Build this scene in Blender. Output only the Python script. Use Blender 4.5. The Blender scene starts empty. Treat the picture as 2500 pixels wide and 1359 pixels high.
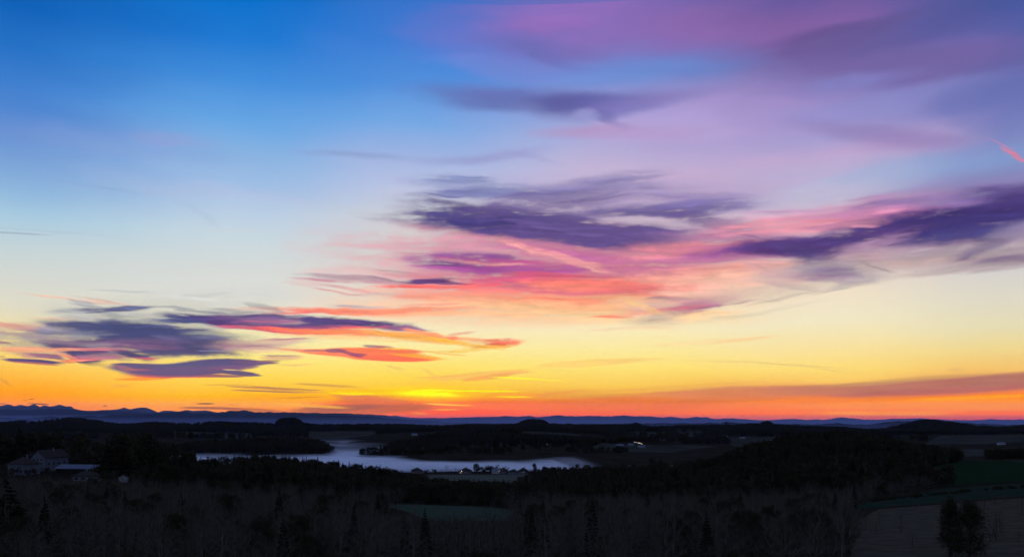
import bpy, bmesh, math, random
import numpy as np
from mathutils import Vector, Matrix
S = bpy.context.scene
COL = S.collection
rnd = random.Random(7)

# ------------------------------------------------------------------ camera
# Eye level is 250 m above the valley floor datum.  The camera looks due north (+Y), level,
# with a vertical lens shift, so that a point's place follows from its direction alone.
F = 1944.0            # focal length in units of 1/2500 of the picture's width
CZ = 250.0            # camera height
HY = 992.0            # eye level
cam_d = bpy.data.cameras.new('camera')
cam = bpy.data.objects.new('camera', cam_d)
COL.objects.link(cam)
cam.location = (0, 0, CZ)
cam.rotation_euler = (math.radians(90), 0, 0)
cam_d.sensor_width = 36.0
cam_d.lens = 36.0 * F / 2500.0
cam_d.shift_x = 0.0
cam_d.shift_y = (HY - 679.5) / 2500.0
cam_d.clip_start = 0.5
cam_d.clip_end = 90000.0
S.camera = cam

S.view_settings.view_transform = 'Standard'
S.view_settings.look = 'None'
S.view_settings.exposure = 0.0
S.view_settings.gamma = 1.0
S.view_settings.use_curve_mapping = False
S.cycles.use_denoising = True
S.cycles.use_adaptive_sampling = True
S.cycles.adaptive_threshold = 0.02
S.cycles.adaptive_min_samples = 10
S.cycles.max_bounces = 16
S.cycles.diffuse_bounces = 2
S.cycles.glossy_bounces = 1
S.cycles.transmission_bounces = 2
S.cycles.volume_bounces = 16
S.cycles.transparent_max_bounces = 8
S.cycles.caustics_reflective = False
S.cycles.caustics_refractive = False

# ------------------------------------------------------------------ helpers
def lin(c):
    return tuple(((v/255.0)/12.92 if v/255.0 <= 0.04045 else ((v/255.0+0.055)/1.055)**2.4) for v in c)

class NT:
    """small wrapper for building node trees"""
    def __init__(self, tree):
        self.t = tree
        tree.nodes.clear()
    def n(self, kind, **kw):
        nd = self.t.nodes.new(kind)
        for k, v in kw.items():
            setattr(nd, k, v)
        return nd
    def put(self, sock, val):
        if isinstance(val, bpy.types.NodeSocket):
            self.t.links.new(val, sock)
        elif val is not None:
            if hasattr(sock.default_value, '__len__') and len(sock.default_value) == 4 and len(val) == 3:
                val = (*val, 1.0)
            sock.default_value = val
    def m(self, op, a, b=None, c=None, clamp=False):
        nd = self.n('ShaderNodeMath', operation=op)
        for i, v in enumerate((a, b, c)):
            self.put(nd.inputs[i], v)
        if clamp:       # as min/max nodes: a node's own clamp option keeps long chains from compiling
            return self.m('MAXIMUM', self.m('MINIMUM', nd.outputs[0], 1.0), 0.0)
        return nd.outputs[0]
    def v(self, op, a, b=None, c=None):
        nd = self.n('ShaderNodeVectorMath', operation=op)
        self.put(nd.inputs[0], a)
        if b is not None:
            self.put(nd.inputs['Scale' if op == 'SCALE' else 1], b)
        if c is not None:
            self.put(nd.inputs[2], c)
        return nd.outputs['Value'] if op in ('LENGTH', 'DOT_PRODUCT') else nd.outputs[0]
    def xyz(self, x=0.0, y=0.0, z=0.0):
        nd = self.n('ShaderNodeCombineXYZ')
        for i, v in enumerate((x, y, z)):
            self.put(nd.inputs[i], v)
        return nd.outputs[0]
    def rng(self, v, a, b, c=0.0, d=1.0, smooth=True):
        nd = self.n('ShaderNodeMapRange', interpolation_type='SMOOTHSTEP', clamp=False)
        self.put(nd.inputs[0], v)
        for i, q in enumerate((a, b, c, d)):
            nd.inputs[i+1].default_value = q
        return nd.outputs[0]
    def noise(self, vec, scale=1.0, detail=3.0, rough=0.5, color=False, lac=2.0, dist=0.0):
        nd = self.n('ShaderNodeTexNoise')
        self.put(nd.inputs['Vector'], vec)
        nd.inputs['Scale'].default_value = scale
        nd.inputs['Detail'].default_value = detail
        nd.inputs['Roughness'].default_value = rough
        nd.inputs['Lacunarity'].default_value = lac
        nd.inputs['Distortion'].default_value = dist
        return nd.outputs['Color'] if color else nd.outputs[0]
    def mix(self, f, a, b, blend='MIX'):
        nd = self.n('ShaderNodeMixRGB', blend_type=blend)
        self.put(nd.inputs[0], f)
        self.put(nd.inputs[1], a)
        self.put(nd.inputs[2], b)
        return nd.outputs[0]
    def ramp(self, f, stops):
        nd = self.n('ShaderNodeValToRGB')
        cr = nd.color_ramp
        cr.interpolation = 'LINEAR'
        stops = sorted(stops)
        while len(cr.elements) < len(stops):
            cr.elements.new(0.5)
        for i in range(len(stops)):
            cr.elements[i].position = i / len(stops)
        for e, (p, c) in zip(cr.elements, stops):
            e.position = p
            e.color = (*c, 1.0)
        self.put(nd.inputs[0], f)
        return nd.outputs[0]

# ------------------------------------------------------------------ world: dusk sky with procedural clouds
world = bpy.data.worlds.new('World')
S.world = world
world.use_nodes = True
world.cycles.sampling_method = 'MANUAL'
world.cycles.sample_map_resolution = 512

W = NT(world.node_tree)
tc = W.n('ShaderNodeTexCoord')
sep = W.n('ShaderNodeSeparateXYZ')
W.put(sep.inputs[0], tc.outputs['Generated'])
dx, dy, dz = sep.outputs
az = W.m('ARCTAN2', dx, dy)                                   # 0 = north, positive to the east
hor = W.m('SQRT', W.m('MULTIPLY_ADD', dx, dx, W.m('MULTIPLY', dy, dy)))
tane = W.m('DIVIDE', dz, W.m('MAXIMUM', hor, 0.02))           # tangent of the elevation
U = W.m('MULTIPLY', az, F/100.0)
V = W.m('MULTIPLY', tane, F/100.0)
P0 = W.xyz(U, V, 0.0)

def sky_uv(X, Y):
    a = math.atan((X - 1250.0) / F)
    return a*F/100.0, (HY - Y)*math.cos(a)/100.0

# wind-drawn distortion: long in azimuth, short in elevation
q1 = W.v('MULTIPLY', P0, (0.33, 0.95, 1.0))
n1 = W.v('SUBTRACT', W.noise(q1, 1.0, 3.0, 0.5, color=True), (0.5, 0.5, 0.5))
P1 = W.v('MULTIPLY_ADD', n1, (0.95, 0.30, 0.0), P0)
q2 = W.v('MULTIPLY', P1, (1.5, 3.8, 1.0))
n2 = W.v('SUBTRACT', W.noise(q2, 1.0, 5.0, 0.6, color=True), (0.5, 0.5, 0.5))
PWf = W.v('MULTIPLY_ADD', n2, (0.60, 0.11, 0.0), P1)           # for low cloud
PLf = W.v('MULTIPLY_ADD', n2, (0.25, 0.03, 0.0), W.v('MULTIPLY_ADD', n1, (0.5, 0.06, 0.0), P0))   # nearly unwarped
PSf = W.v('MULTIPLY_ADD', n1, (2.2, 0.8, 0.0), P0)             # softer, for high veils

# density noises
sx = W.v('MULTIPLY', P1, (0.55, 5.5, 1.0))
s_str = W.noise(sx, 1.0, 5.0, 0.62)
sx2 = W.v('MULTIPLY', P1, (1.3, 3.4, 1.0))
s_puf = W.noise(sx2, 1.3, 5.0, 0.6)
T1 = W.m('ADD', W.m('MULTIPLY_ADD', s_str, 2.0, 0.0), W.m('MULTIPLY_ADD', s_puf, 1.6, -0.80))   # about 1, strong
s_fin = W.noise(W.v('MULTIPLY', PWf, (1.6, 11.0, 1.0)), 1.0, 4.0, 0.6)
T1 = W.m('ADD', T1, W.m('MULTIPLY_ADD', s_fin, 1.0, -0.50))
T2 = W.m('MULTIPLY_ADD', s_str, 1.3, 0.35)                                  # about 1, mild
sf = W.noise(W.v('MULTIPLY', PSf, (0.25, 0.8, 1.0)), 1.0, 3.0, 0.5)
T3 = W.m('MULTIPLY_ADD', sf, 2.0, 0.0)
TT = {1: T1, 2: T2, 3: T3}

# clear sky colour, by azimuth and elevation
COLS = [
 (0,   [(0,18,98,186),(100,36,112,196),(200,62,126,206),(300,92,140,210),(380,118,158,214),(450,140,180,220),(520,168,202,224),(600,196,212,216),(680,214,216,208),(740,224,220,200),(800,240,222,168),(850,250,218,126),(900,254,196,84),(940,255,172,58),(985,255,145,40),(1010,255,130,30)]),
 (600, [(0,8,112,203),(100,34,122,210),(200,68,142,220),(300,104,166,228),(380,138,180,226),(450,160,190,228),(520,186,206,228),(580,200,216,224),(650,214,218,216),(720,222,221,214),(780,236,228,200),(840,250,236,168),(880,254,230,125),(920,255,216,90),(960,255,190,60),(990,255,165,40),(1015,255,135,30)]),
 (1020,[(0,55,115,203),(100,64,125,212),(200,82,143,220),(300,118,168,228),(380,160,180,225),(450,185,195,228),(520,208,208,214),(600,216,214,212),(680,226,214,206),(740,240,215,190),(800,248,232,190),(850,253,236,160),(890,254,228,120),(925,254,215,85),(960,255,185,60),(990,255,130,60),(1020,255,95,55)]),
 (1500,[(0,118,108,185),(100,118,118,190),(180,108,138,208),(250,150,150,208),(330,165,175,220),(400,192,180,215),(460,205,185,212),(540,215,190,205),(620,222,180,180),(700,245,195,160),(760,252,222,175),(800,250,234,190),(850,252,234,160),(900,254,226,120),(940,250,200,90),(980,225,130,80),(1015,250,105,60)]),
 (2000,[(0,98,90,160),(60,118,98,165),(150,120,108,170),(230,140,130,192),(300,160,150,205),(370,175,165,212),(420,165,180,218),(480,200,195,215),(560,210,175,195),(640,215,190,190),(700,240,222,200),(780,242,232,198),(850,250,226,160),(900,254,220,120),(925,250,200,105),(960,235,130,90),(985,255,140,55),(1020,255,115,50)]),
 (2500,[(0,58,88,160),(60,70,98,170),(150,95,105,175),(250,115,120,185),(330,130,140,195),(390,130,155,205),(440,140,140,190),(520,150,130,180),(600,170,150,170),(660,212,208,205),(720,222,216,200),(800,230,220,180),(850,240,215,145),(900,245,195,110),(940,225,130,95),(965,255,135,50),(990,255,150,35),(1020,255,95,60)]),
]
sepS = W.n('ShaderNodeSeparateXYZ'); W.put(sepS.inputs[0], PSf)
Us = sepS.outputs[0]
Vs = W.m('MULTIPLY_ADD', W.m('SUBTRACT', sepS.outputs[1], V), 0.35, V)
base = None
V0, V1 = -0.6, 12.5
prev = None
for X, st in COLS:
    u, _ = sky_uv(X, 0)
    stops = [((sky_uv(X, r[0])[1]-V0)/(V1-V0), lin(r[1:])) for r in st]
    top = lin(st[0][1:])
    stops.append((0.93, tuple(t*0.55 for t in top)))
    c = W.ramp(W.m('DIVIDE', W.m('SUBTRACT', Vs, V0), V1-V0), stops)
    if base is None:
        base = c
    else:
        f = W.m('DIVIDE', W.m('SUBTRACT', Us, prev), u-prev, clamp=True)
        f = W.m('MULTIPLY', W.m('MULTIPLY', f, f), W.m('MULTIPLY_ADD', f, -2.0, 3.0))
        base = W.mix(f, base, c)
    prev = u
sky = base

# one soft piece of cloud = one "cloud_wisp" node group: an ellipse in direction space, torn by
# the density noise and laid over the colour behind it
def sock(tree, io, name, kind):
    return tree.interface.new_socket(name, in_out=io, socket_type=kind)
wisp = bpy.data.node_groups.new('cloud_wisp', 'ShaderNodeTree')
for nm, kd in (('Sky', 'NodeSocketColor'), ('Vector', 'NodeSocketVector'), ('Tear', 'NodeSocketFloat'), ('Location', 'NodeSocketVector'),
               ('Rotation', 'NodeSocketVector'), ('Scale', 'NodeSocketVector'), ('Gain', 'NodeSocketFloat'), ('Offset', 'NodeSocketFloat'),
               ('Opacity', 'NodeSocketFloat'), ('Color', 'NodeSocketColor'), ('Light', 'NodeSocketColor')):
    sock(wisp, 'INPUT', nm, kd)
sock(wisp, 'OUTPUT', 'Sky', 'NodeSocketColor')
G = NT(wisp)
gi = G.n('NodeGroupInput'); go = G.n('NodeGroupOutput')
mp = G.n('ShaderNodeMapping', vector_type='TEXTURE')
G.put(mp.inputs[0], gi.outputs['Vector']); G.put(mp.inputs[1], gi.outputs['Location'])
G.put(mp.inputs[2], gi.outputs['Rotation']); G.put(mp.inputs[3], gi.outputs['Scale'])
gr = G.n('ShaderNodeTexGradient', gradient_type='SPHERICAL'); G.put(gr.inputs[0], mp.outputs[0])
kk = G.m('MULTIPLY', gr.outputs['Fac'], gi.outputs['Tear'])
ff = G.m('MULTIPLY_ADD', kk, gi.outputs['Gain'], gi.outputs['Offset'], clamp=True)
ss = G.m('MULTIPLY', G.m('MULTIPLY', ff, ff), G.m('MULTIPLY_ADD', ff, -2.0, 3.0))
tint = G.mix(G.m('MULTIPLY', gi.outputs['Tear'], 0.5), gi.outputs['Color'], gi.outputs['Light'])
G.put(go.inputs[0], G.mix(G.m('MULTIPLY', ss, gi.outputs['Opacity']), gi.outputs['Sky'], tint))

# The sky beyond the haze is a little brighter near the horizon than it looks through it.
HAZE_K, HAZE_D, HAZE_TOP = 0.62e-5, 70000.0, 270.0
HAZE_J = (0.058, 0.090, 0.33)
path = W.m('MINIMUM', W.m('DIVIDE', HAZE_TOP*F/100.0, W.m('MAXIMUM', V, 0.001)), HAZE_D)
tr = W.m('EXPONENT', W.m('MULTIPLY', path, -HAZE_K))

BL = []
PW, PL, PS = 'PW', 'PL', 'PS'
MARG = {'PW': (0.75, 0.30), 'PL': (0.30, 0.08), 'PS': (1.0, 0.40)}
def blob(X, Y, rx, ry, rot, op, col, lo=0.12, hi=0.6, t=1, field='PW', sc=1.0):
    """rot in degrees, positive = right end higher"""
    u, v = sky_uv(X, Y)
    a, b, r = rx*sc/80.0, ry*sc/80.0, math.radians(rot)
    ex = math.hypot(a*math.cos(r), b*math.sin(r)) + MARG[field][0]
    ey = math.hypot(a*math.sin(r), b*math.cos(r)) + MARG[field][1]
    BL.append(dict(u=u, v=v, a=a, b=b, r=r, op=op, col=lin(col), lo=lo, hi=hi, t=t, f=field, box=(u-ex, u+ex, v-ey, v+ey)))
# smaller streaks riding on a larger piece, a little darker or lighter than it
_wr = random.Random(21)
def strands(items, n, lo, hi, sc, t=1):
    for (X, Y, rx, ry, rot, op, col) in items:
        if col[1] < 106 and col[0] < 135: col = tuple(c*0.86 for c in col)
        blob(X, Y, rx, ry, rot, op, col, lo=lo, hi=hi, sc=sc, t=t)
        if rx < 45: continue
        for _ in range(n):
            k = _wr.choice((0.90, 0.94, 1.08, 1.13))
            r = _wr.uniform(-1, 1)*rx*0.85; v = _wr.uniform(-1, 1)*ry*0.9; a = math.radians(rot)
            c2 = tuple(min(255, c*k) for c in col)
            blob(X+r*math.cos(a), Y-r*math.sin(a)+v, rx*_wr.uniform(0.22, 0.5), max(1.5, ry*_wr.uniform(0.16, 0.38)), rot+_wr.uniform(-5, 5), op*_wr.uniform(0.5, 0.9), c2, lo=lo, hi=hi*0.9, sc=sc, t=t)
# ---- high veils (soft, tinted pink, mauve and dusky violet)
HV = [
 (1420, 70, 420, 90, 0, .55, (150,105,180)), (1880, 60, 330, 90, -8, .55, (145,100,165)),
 (1340, 60, 130, 30, 0, .5, (152,108,184)),
 (1740, 300, 300, 110, 8, .5, (180,150,205)), (1560, 330, 260, 40, 0, .35, (185,160,208)),
 (1900, 420, 420, 60, 6, .45, (205,165,200)), (1500, 330, 200, 18, 0, .5, (180,150,198)),
 (2180, 110, 420, 80, 0, .45, (105,90,155)), (2230, 60, 240, 60, 6, .5, (82,88,152)),
 (2050, 95, 170, 30, 6, .6, (100,86,142)), (2350, 150, 220, 80, 0, .5, (105,98,160)),
 (2250, 150, 300, 60, -8, .45, (124,100,160)),
 (2080, 195, 140, 25, 0, .6, (132,134,200)), (2140, 250, 260, 35, 0, .45, (140,142,202)),
 (2420, 260, 120, 90, 0, .35, (100,112,176)),
 (1270, 170, 260, 30, -6, .35, (128,132,208)), (1480, 200, 140, 28, 0, .5, (110,145,214)),
 (1600, 165, 180, 25, -6, .5, (108,138,208)),
 (250, 350, 320, 40, 0, .3, (140,160,215)), (430, 345, 120, 16, 0, .25, (165,155,205)),
 (560, 470, 260, 20, 0, .2, (190,190,220)),
]
for b in HV: blob(*b, lo=0.0, hi=0.75, t=3, field='PS')
MV = [
 (1310, 118, 150, 22, -8, .55, (106,106,176)), (1340, 140, 90, 14, -18, .45, (100,108,178)),
 (1250, 240, 210, 26, -4, .8, (100,106,172)), (1370, 262, 90, 28, 0, .85, (96,96,160)),
 (1200, 258, 140, 14, -3, .5, (96,100,165)),
 (1420, 250, 110, 18, 0, .8, (92,94,160)), (1500, 262, 120, 26, 8, .7, (110,106,172)),
 (1600, 245, 130, 16, 5, .45, (125,115,178)), (1480, 290, 40, 14, -30, .6, (112,106,170)),
 (1428, 285, 28, 16, 0, .7, (155,155,208)),
 (1440, 322, 110, 14, 4, .5, (182,150,198)),
 (2130, 325, 150, 20, -16, .6, (138,122,176)), (2210, 350, 110, 22, -10, .45, (146,126,180)),
 (1990, 85, 120, 14, 4, .45, (98,80,138)),
 (870, 381, 130, 8, 0, .4, (128,140,190)), (1120, 390, 100, 12, 4, .4, (145,150,198)),
 (1220, 378, 120, 12, 6, .4, (150,145,198)), (1290, 385, 70, 7, -14, .3, (148,150,198)),
 (480, 520, 50, 6, -30, .25, (160,180,205)),
 (2440, 430, 200, 28, 5, .4, (135,120,175)),
 (2100, 432, 120, 14, 4, .35, (165,182,220)), (1960, 470, 130, 16, 4, .4, (198,196,216)),
]
for b in MV: blob(*b, lo=0.0, hi=0.92, t=3, sc=1.3)
# ---- centre cloud: lit fringes, then shaded body
C1 = [
 (1560, 480, 430, 40, -3, .4, (165,150,195)),
 (1130, 455, 120, 20, -4, .55, (135,145,190)), (1100, 440, 60, 8, 2, .6, (125,135,182)), (1170, 468, 80, 10, 0, .6, (112,118,172)),
 (1110, 476, 80, 8, 0, .7, (110,115,170)), (1250, 470, 110, 20, 0, .35, (140,145,190)),
 (1420, 452, 170, 14, 6, .6, (138,130,180)), (1530, 455, 90, 12, 0, .45, (132,125,178)),
 (1330, 478, 120, 14, 4, .7, (118,105,168)), (1480, 490, 200, 22, 3, .35, (165,150,190)),
 (1700, 480, 130, 9, -3, .5, (138,122,176)),
 (1090, 560, 70, 26, -10, .3, (165,155,185)),
 (1350, 650, 420, 70, -4, .6, (222,130,150)), (1180, 600, 180, 10, 0, .5, (205,135,165)),
 (1220, 585, 200, 12, -8, .55, (235,160,160)),
 (1390, 620, 200, 10, -14, .5, (250,165,160)),
 (1150, 560, 220, 16, -6, .5, (130,90,155)),
 (1300, 555, 260, 34, -8, 1., (98,82,150)), (1200, 545, 190, 20, -4, 1., (78,72,142)),
 (1240, 553, 110, 16, -6, .95, (66,64,138)), (1420, 580, 200, 26, -6, .95, (112,90,158)),
 (1260, 510, 190, 14, 6, .6, (118,100,165)), (1550, 570, 130, 24, 0, .85, (115,92,162)),
 (1390, 530, 150, 12, 3, .6, (110,95,165)),
 (1500, 565, 260, 30, -6, .6, (120,98,165)),
 (1600, 512, 170, 14, -2, .8, (118,104,168)), (1720, 505, 110, 16, 0, .7, (120,108,165)),
 (1740, 540, 110, 16, -14, .75, (116,95,160)), (1800, 575, 120, 14, -4, .5, (150,95,155)),
 (1580, 538, 100, 9, -6, .65, (205,185,205)),
 # magenta and rose underside
 (1400, 625, 160, 14, -8, .75, (185,90,155)), (1560, 625, 180, 16, 0, .5, (185,110,155)),
 (1700, 615, 170, 26, 0, .7, (222,135,150)), (1680, 600, 120, 10, 0, .5, (228,138,150)), (1820, 600, 130, 10, 0, .5, (190,110,150)),
 (1500, 665, 260, 16, 0, .6, (200,112,145)), (1620, 660, 140, 14, 0, .5, (185,105,150)),
 (1760, 632, 160, 7, 0, .5, (160,95,155)),
 (1130, 635, 130, 17, -2, .9, (140,80,150)), (1110, 650, 90, 8, -4, .8, (110,78,148)), (1220, 655, 180, 12, 0, .8, (165,80,150)),
 (1200, 640, 140, 7, -3, .6, (205,90,145)),
 (1070, 610, 120, 6, 2, .5, (215,150,170)),
 (1270, 600, 140, 9, -8, .5, (200,130,160)), (1340, 630, 120, 8, -16, .6, (252,170,160)),
 (1230, 678, 200, 12, 0, .8, (225,95,130)), (1330, 690, 200, 12, -4, .7, (205,90,140)),
 (1240, 705, 220, 12, -2, .6, (240,105,125)), (1400, 700, 300, 20, 0, .6, (245,125,120)),
 (1300, 705, 110, 9, -6, .6, (190,95,145)), (1500, 690, 200, 7, -3, .8, (238,95,120)),
 (1150, 690, 60, 4, 0, .5, (255,90,110)), (1440, 695, 160, 16, 0, .6, (255,145,115)),
 (1590, 705, 130, 12, 0, .7, (238,115,120)), (1560, 715, 120, 6, -2, .5, (210,110,130)),
 (1250, 738, 240, 18, -3, .8, (255,142,115)), (1120, 725, 190, 14, -3, .6, (252,150,130)),
 (1500, 728, 220, 10, 0, .5, (255,168,120)), (1350, 735, 120, 8, 0, .6, (255,125,115)),
 (1120, 765, 260, 24, -3, .5, (255,190,150)), (1450, 760, 300, 20, -3, .6, (255,205,150)),
 (1730, 665, 170, 16, 2, .7, (252,170,150)), (1800, 690, 160, 26, 0, .5, (250,200,175)),
 (1660, 738, 120, 16, 8, .5, (205,160,160)), (1700, 745, 70, 12, 10, .75, (178,105,145)), (1670, 748, 60, 5, 6, .6, (220,110,130)),
 (1760, 742, 60, 3, 8, .5, (170,125,145)), (1650, 725, 60, 5, 0, .4, (150,125,150)),
 (1550, 765, 90, 6, 3, .5, (255,160,130)), (1480, 772, 40, 3, 0, .7, (255,130,110)), (1590, 780, 60, 14, 0, .5, (215,190,165)), (1560, 800, 90, 5, 0, .35, (250,200,160)),
 (1620, 770, 50, 10, 14, .5, (185,165,160)),
 (1570, 745, 60, 6, -20, .5, (255,205,140)),
 (1860, 720, 110, 10, 4, .3, (205,190,175)), (1840, 762, 120, 4, 8, .25, (200,190,165)),
]
C1 = [(q[0]+22,)+q[1:] if q[0] < 1350 else q for q in C1]
strands(C1, 2, 0.02, 0.72, 1.36)
# ---- pink and grey streaks to the left of it
C2 = [
 (900, 655, 120, 6, 4, .3, (215,190,190)),
 (760, 690, 60, 10, 0, .4, (225,180,180)), (950, 665, 170, 14, 0, .35, (232,180,180)),
 (880, 678, 130, 7, -3, .7, (170,130,150)), (800, 683, 70, 3, -4, .6, (215,120,140)), (900, 687, 160, 5, -2, .6, (200,140,160)),
 (1040, 668, 110, 9, 0, .7, (215,125,145)),
 (1045, 681, 60, 8, 6, .95, (105,75,140)), (1090, 685, 50, 4, -4, .8, (120,75,140)),
 (1010, 697, 80, 5, 2, .95, (255,105,105)), (1080, 697, 90, 5, -2, .8, (255,120,115)),
 (960, 660, 60, 3, 0, .4, (180,150,160)),
 (860, 702, 60, 3, -8, .5, (220,150,155)), (850, 713, 70, 3, -6, .6, (225,150,155)), (920, 716, 80, 3, 2, .4, (205,180,185)),
 (1180, 640, 120, 4, -4, .5, (245,180,165)),
 (880, 746, 70, 4, 0, .5, (180,165,185)),
 (860, 757, 240, 7, 1, .95, (255,125,105)), (720, 762, 90, 3, 4, .8, (250,110,110)), (980, 760, 170, 10, 0, .6, (255,160,125)),
 (1060, 745, 70, 3, 0, .5, (245,140,130)), (1150, 770, 180, 5, 0, .4, (255,185,130)),
]
strands(C2, 1, 0.0, 0.70, 1.15)
# ---- lower left banks
C3 = [
 (110, 800, 160, 12, 0, .5, (242,190,150)), (30, 795, 70, 5, -8, .7, (225,160,140)), (90, 798, 110, 4, -4, .6, (245,165,135)),
 (150, 775, 60, 4, 0, .4, (240,185,150)),
 (190, 727, 110, 2.5, -2, .7, (245,185,160)), (200, 731, 30, 2.5, -3, .8, (160,155,165)),
 (300, 708, 70, 2.5, 0, .4, (170,180,185)), (390, 760, 240, 34, 2, .5, (196,196,190)), (540, 720, 190, 22, 3, .35, (205,207,205)),
 (270, 765, 110, 14, 0, .5, (175,175,180)), (300, 780, 60, 12, -30, .5, (150,155,160)), (200, 757, 60, 5, 4, .4, (150,155,165)),
 (285, 748, 80, 7, 5, .95, (92,96,150)), (330, 745, 50, 3, 4, .8, (110,115,155)), (230, 741, 50, 4, -4, .5, (150,152,170)),
 (440, 748, 40, 3, 0, .6, (150,155,160)), (500, 757, 50, 4, -4, .6, (125,130,150)), (580, 757, 60, 5, -4, .5, (140,145,155)), (640, 752, 40, 7, -14, .5, (135,142,150)),
 (430, 795, 170, 24, 0, .5, (160,165,165)),
 (510, 776, 95, 11, -3, 1., (88,90,148)), (450, 783, 60, 8, 8, .9, (92,98,152)), (560, 785, 80, 9, -8, .9, (100,85,148)),
 (610, 778, 80, 14, -4, .9, (125,90,150)), (650, 772, 70, 6, 0, .8, (100,88,145)), (390, 784, 40, 8, 0, .6, (120,125,160)),
 (620, 795, 90, 12, -4, .9, (110,82,145)), (600, 803, 60, 6, -4, .7, (190,95,140)), (670, 785, 60, 3, 3, .8, (230,100,130)),
 (700, 790, 100, 16, 0, .7, (150,105,150)),
 (760, 797, 120, 11, 4, .95, (118,88,148)), (850, 785, 140, 11, -3, 1., (98,82,145)), (790, 783, 40, 7, 20, .8, (105,90,150)),
 (900, 792, 110, 8, -5, 1., (110,85,145)), (980, 800, 60, 6, -4, .9, (140,110,150)), (830, 800, 150, 6, 2, .7, (180,90,135)),
 (690, 808, 110, 6, -3, .8, (240,90,115)), (770, 810, 130, 6, -2, .9, (255,110,100)), (850, 802, 80, 4, 5, .8, (255,105,105)),
 (860, 815, 160, 8, -2, .8, (255,145,95)), (980, 815, 110, 7, -4, .8, (255,160,100)), (780, 822, 120, 4, -2, .5, (255,190,130)),
 (1020, 826, 120, 9, -6, .85, (255,175,85)), (1040, 815, 60, 6, -12, .7, (255,150,105)), (900, 830, 130, 6, 0, .4, (255,200,130)),
 (1120, 838, 100, 6, -8, .7, (255,190,75)), (1105, 826, 18, 5, 0, .95, (255,135,110)), (1120, 814, 30, 4, 10, .7, (235,165,140)), (1160, 830, 60, 6, -5, .7, (255,165,110)),
 (1220, 834, 65, 10, 0, 1., (255,130,105)), (1200, 845, 70, 5, 4, .8, (255,175,70)), (1140, 855, 70, 4, 3, .6, (255,200,90)),
 (1245, 826, 14, 3, 0, .5, (215,150,140)),
 # big slate bank
 (300, 830, 260, 38, 0, .75, (130,132,158)), (200, 822, 120, 16, 0, .4, (172,175,175)),
 (120, 818, 120, 6, -3, .6, (165,140,155)), (160, 808, 80, 5, 0, .6, (120,118,145)),
 (280, 800, 140, 10, -4, .95, (98,98,142)), (320, 795, 60, 10, -8, .9, (88,92,142)), (380, 812, 150, 16, -3, 1., (86,92,142)), (480, 806, 40, 6, 0, .7, (100,100,148)),
 (400, 832, 170, 20, 0, 1., (86,90,142)), (430, 848, 140, 16, -4, 1., (92,92,140)), (500, 838, 90, 8, -6, .8, (105,98,142)),
 (280, 836, 150, 9, 0, .85, (118,98,140)), (330, 848, 120, 9, -3, .85, (135,98,138)), (180, 832, 90, 5, -3, .6, (155,125,145)),
 (240, 840, 40, 5, 0, .4, (145,150,155)),
 (200, 852, 60, 12, -8, .9, (105,88,135)), (195, 862, 46, 13, -22, .95, (96,86,132)), (240, 858, 40, 8, -20, .8, (120,95,140)),
 (120, 848, 110, 5, 2, .8, (248,165,130)), (70, 852, 60, 3, 0, .6, (245,170,130)), (250, 851, 60, 3, -5, .7, (220,120,140)),
 (205, 876, 50, 3, 6, .9, (248,130,110)), (245, 871, 50, 5, 0, .7, (190,110,135)), (280, 868, 60, 6, 0, .6, (175,130,145)),
 (320, 868, 36, 7, -12, .95, (98,82,132)), (345, 874, 30, 3, 0, .9, (215,100,120)), (420, 862, 110, 10, 3, .9, (96,92,138)),
 (540, 858, 60, 4, 2, .6, (130,128,155)), (300, 878, 20, 2.5, 0, .4, (150,140,140)),
 (105, 866, 38, 7, -6, .7, (190,130,135)), (125, 868, 34, 5, -10, .85, (140,95,130)), (162, 866, 30, 2.5, -12, .7, (240,140,115)),
 (8, 833, 18, 2.5, -4, .8, (160,110,125)), (16, 867, 12, 2, -8, .5, (170,145,125)),
 # mauve tails to the right
 (640, 838, 110, 9, 3, .6, (205,160,160)), (600, 848, 90, 8, 2, .7, (180,135,150)), (700, 829, 60, 3, 3, .75, (195,140,145)), (640, 856, 100, 6, 3, .4, (235,190,160)),
 (550, 820, 80, 10, 0, .4, (165,165,155)), (520, 828, 40, 5, 0, .6, (115,115,150)),
 (690, 872, 40, 6, 3, .6, (215,150,140)), (680, 868, 36, 2, 0, .7, (165,130,140)), (720, 889, 50, 1.6, 3, .5, (220,170,120)),
]
strands(C3, 2, 0.03, 0.66, 1.12)
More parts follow.
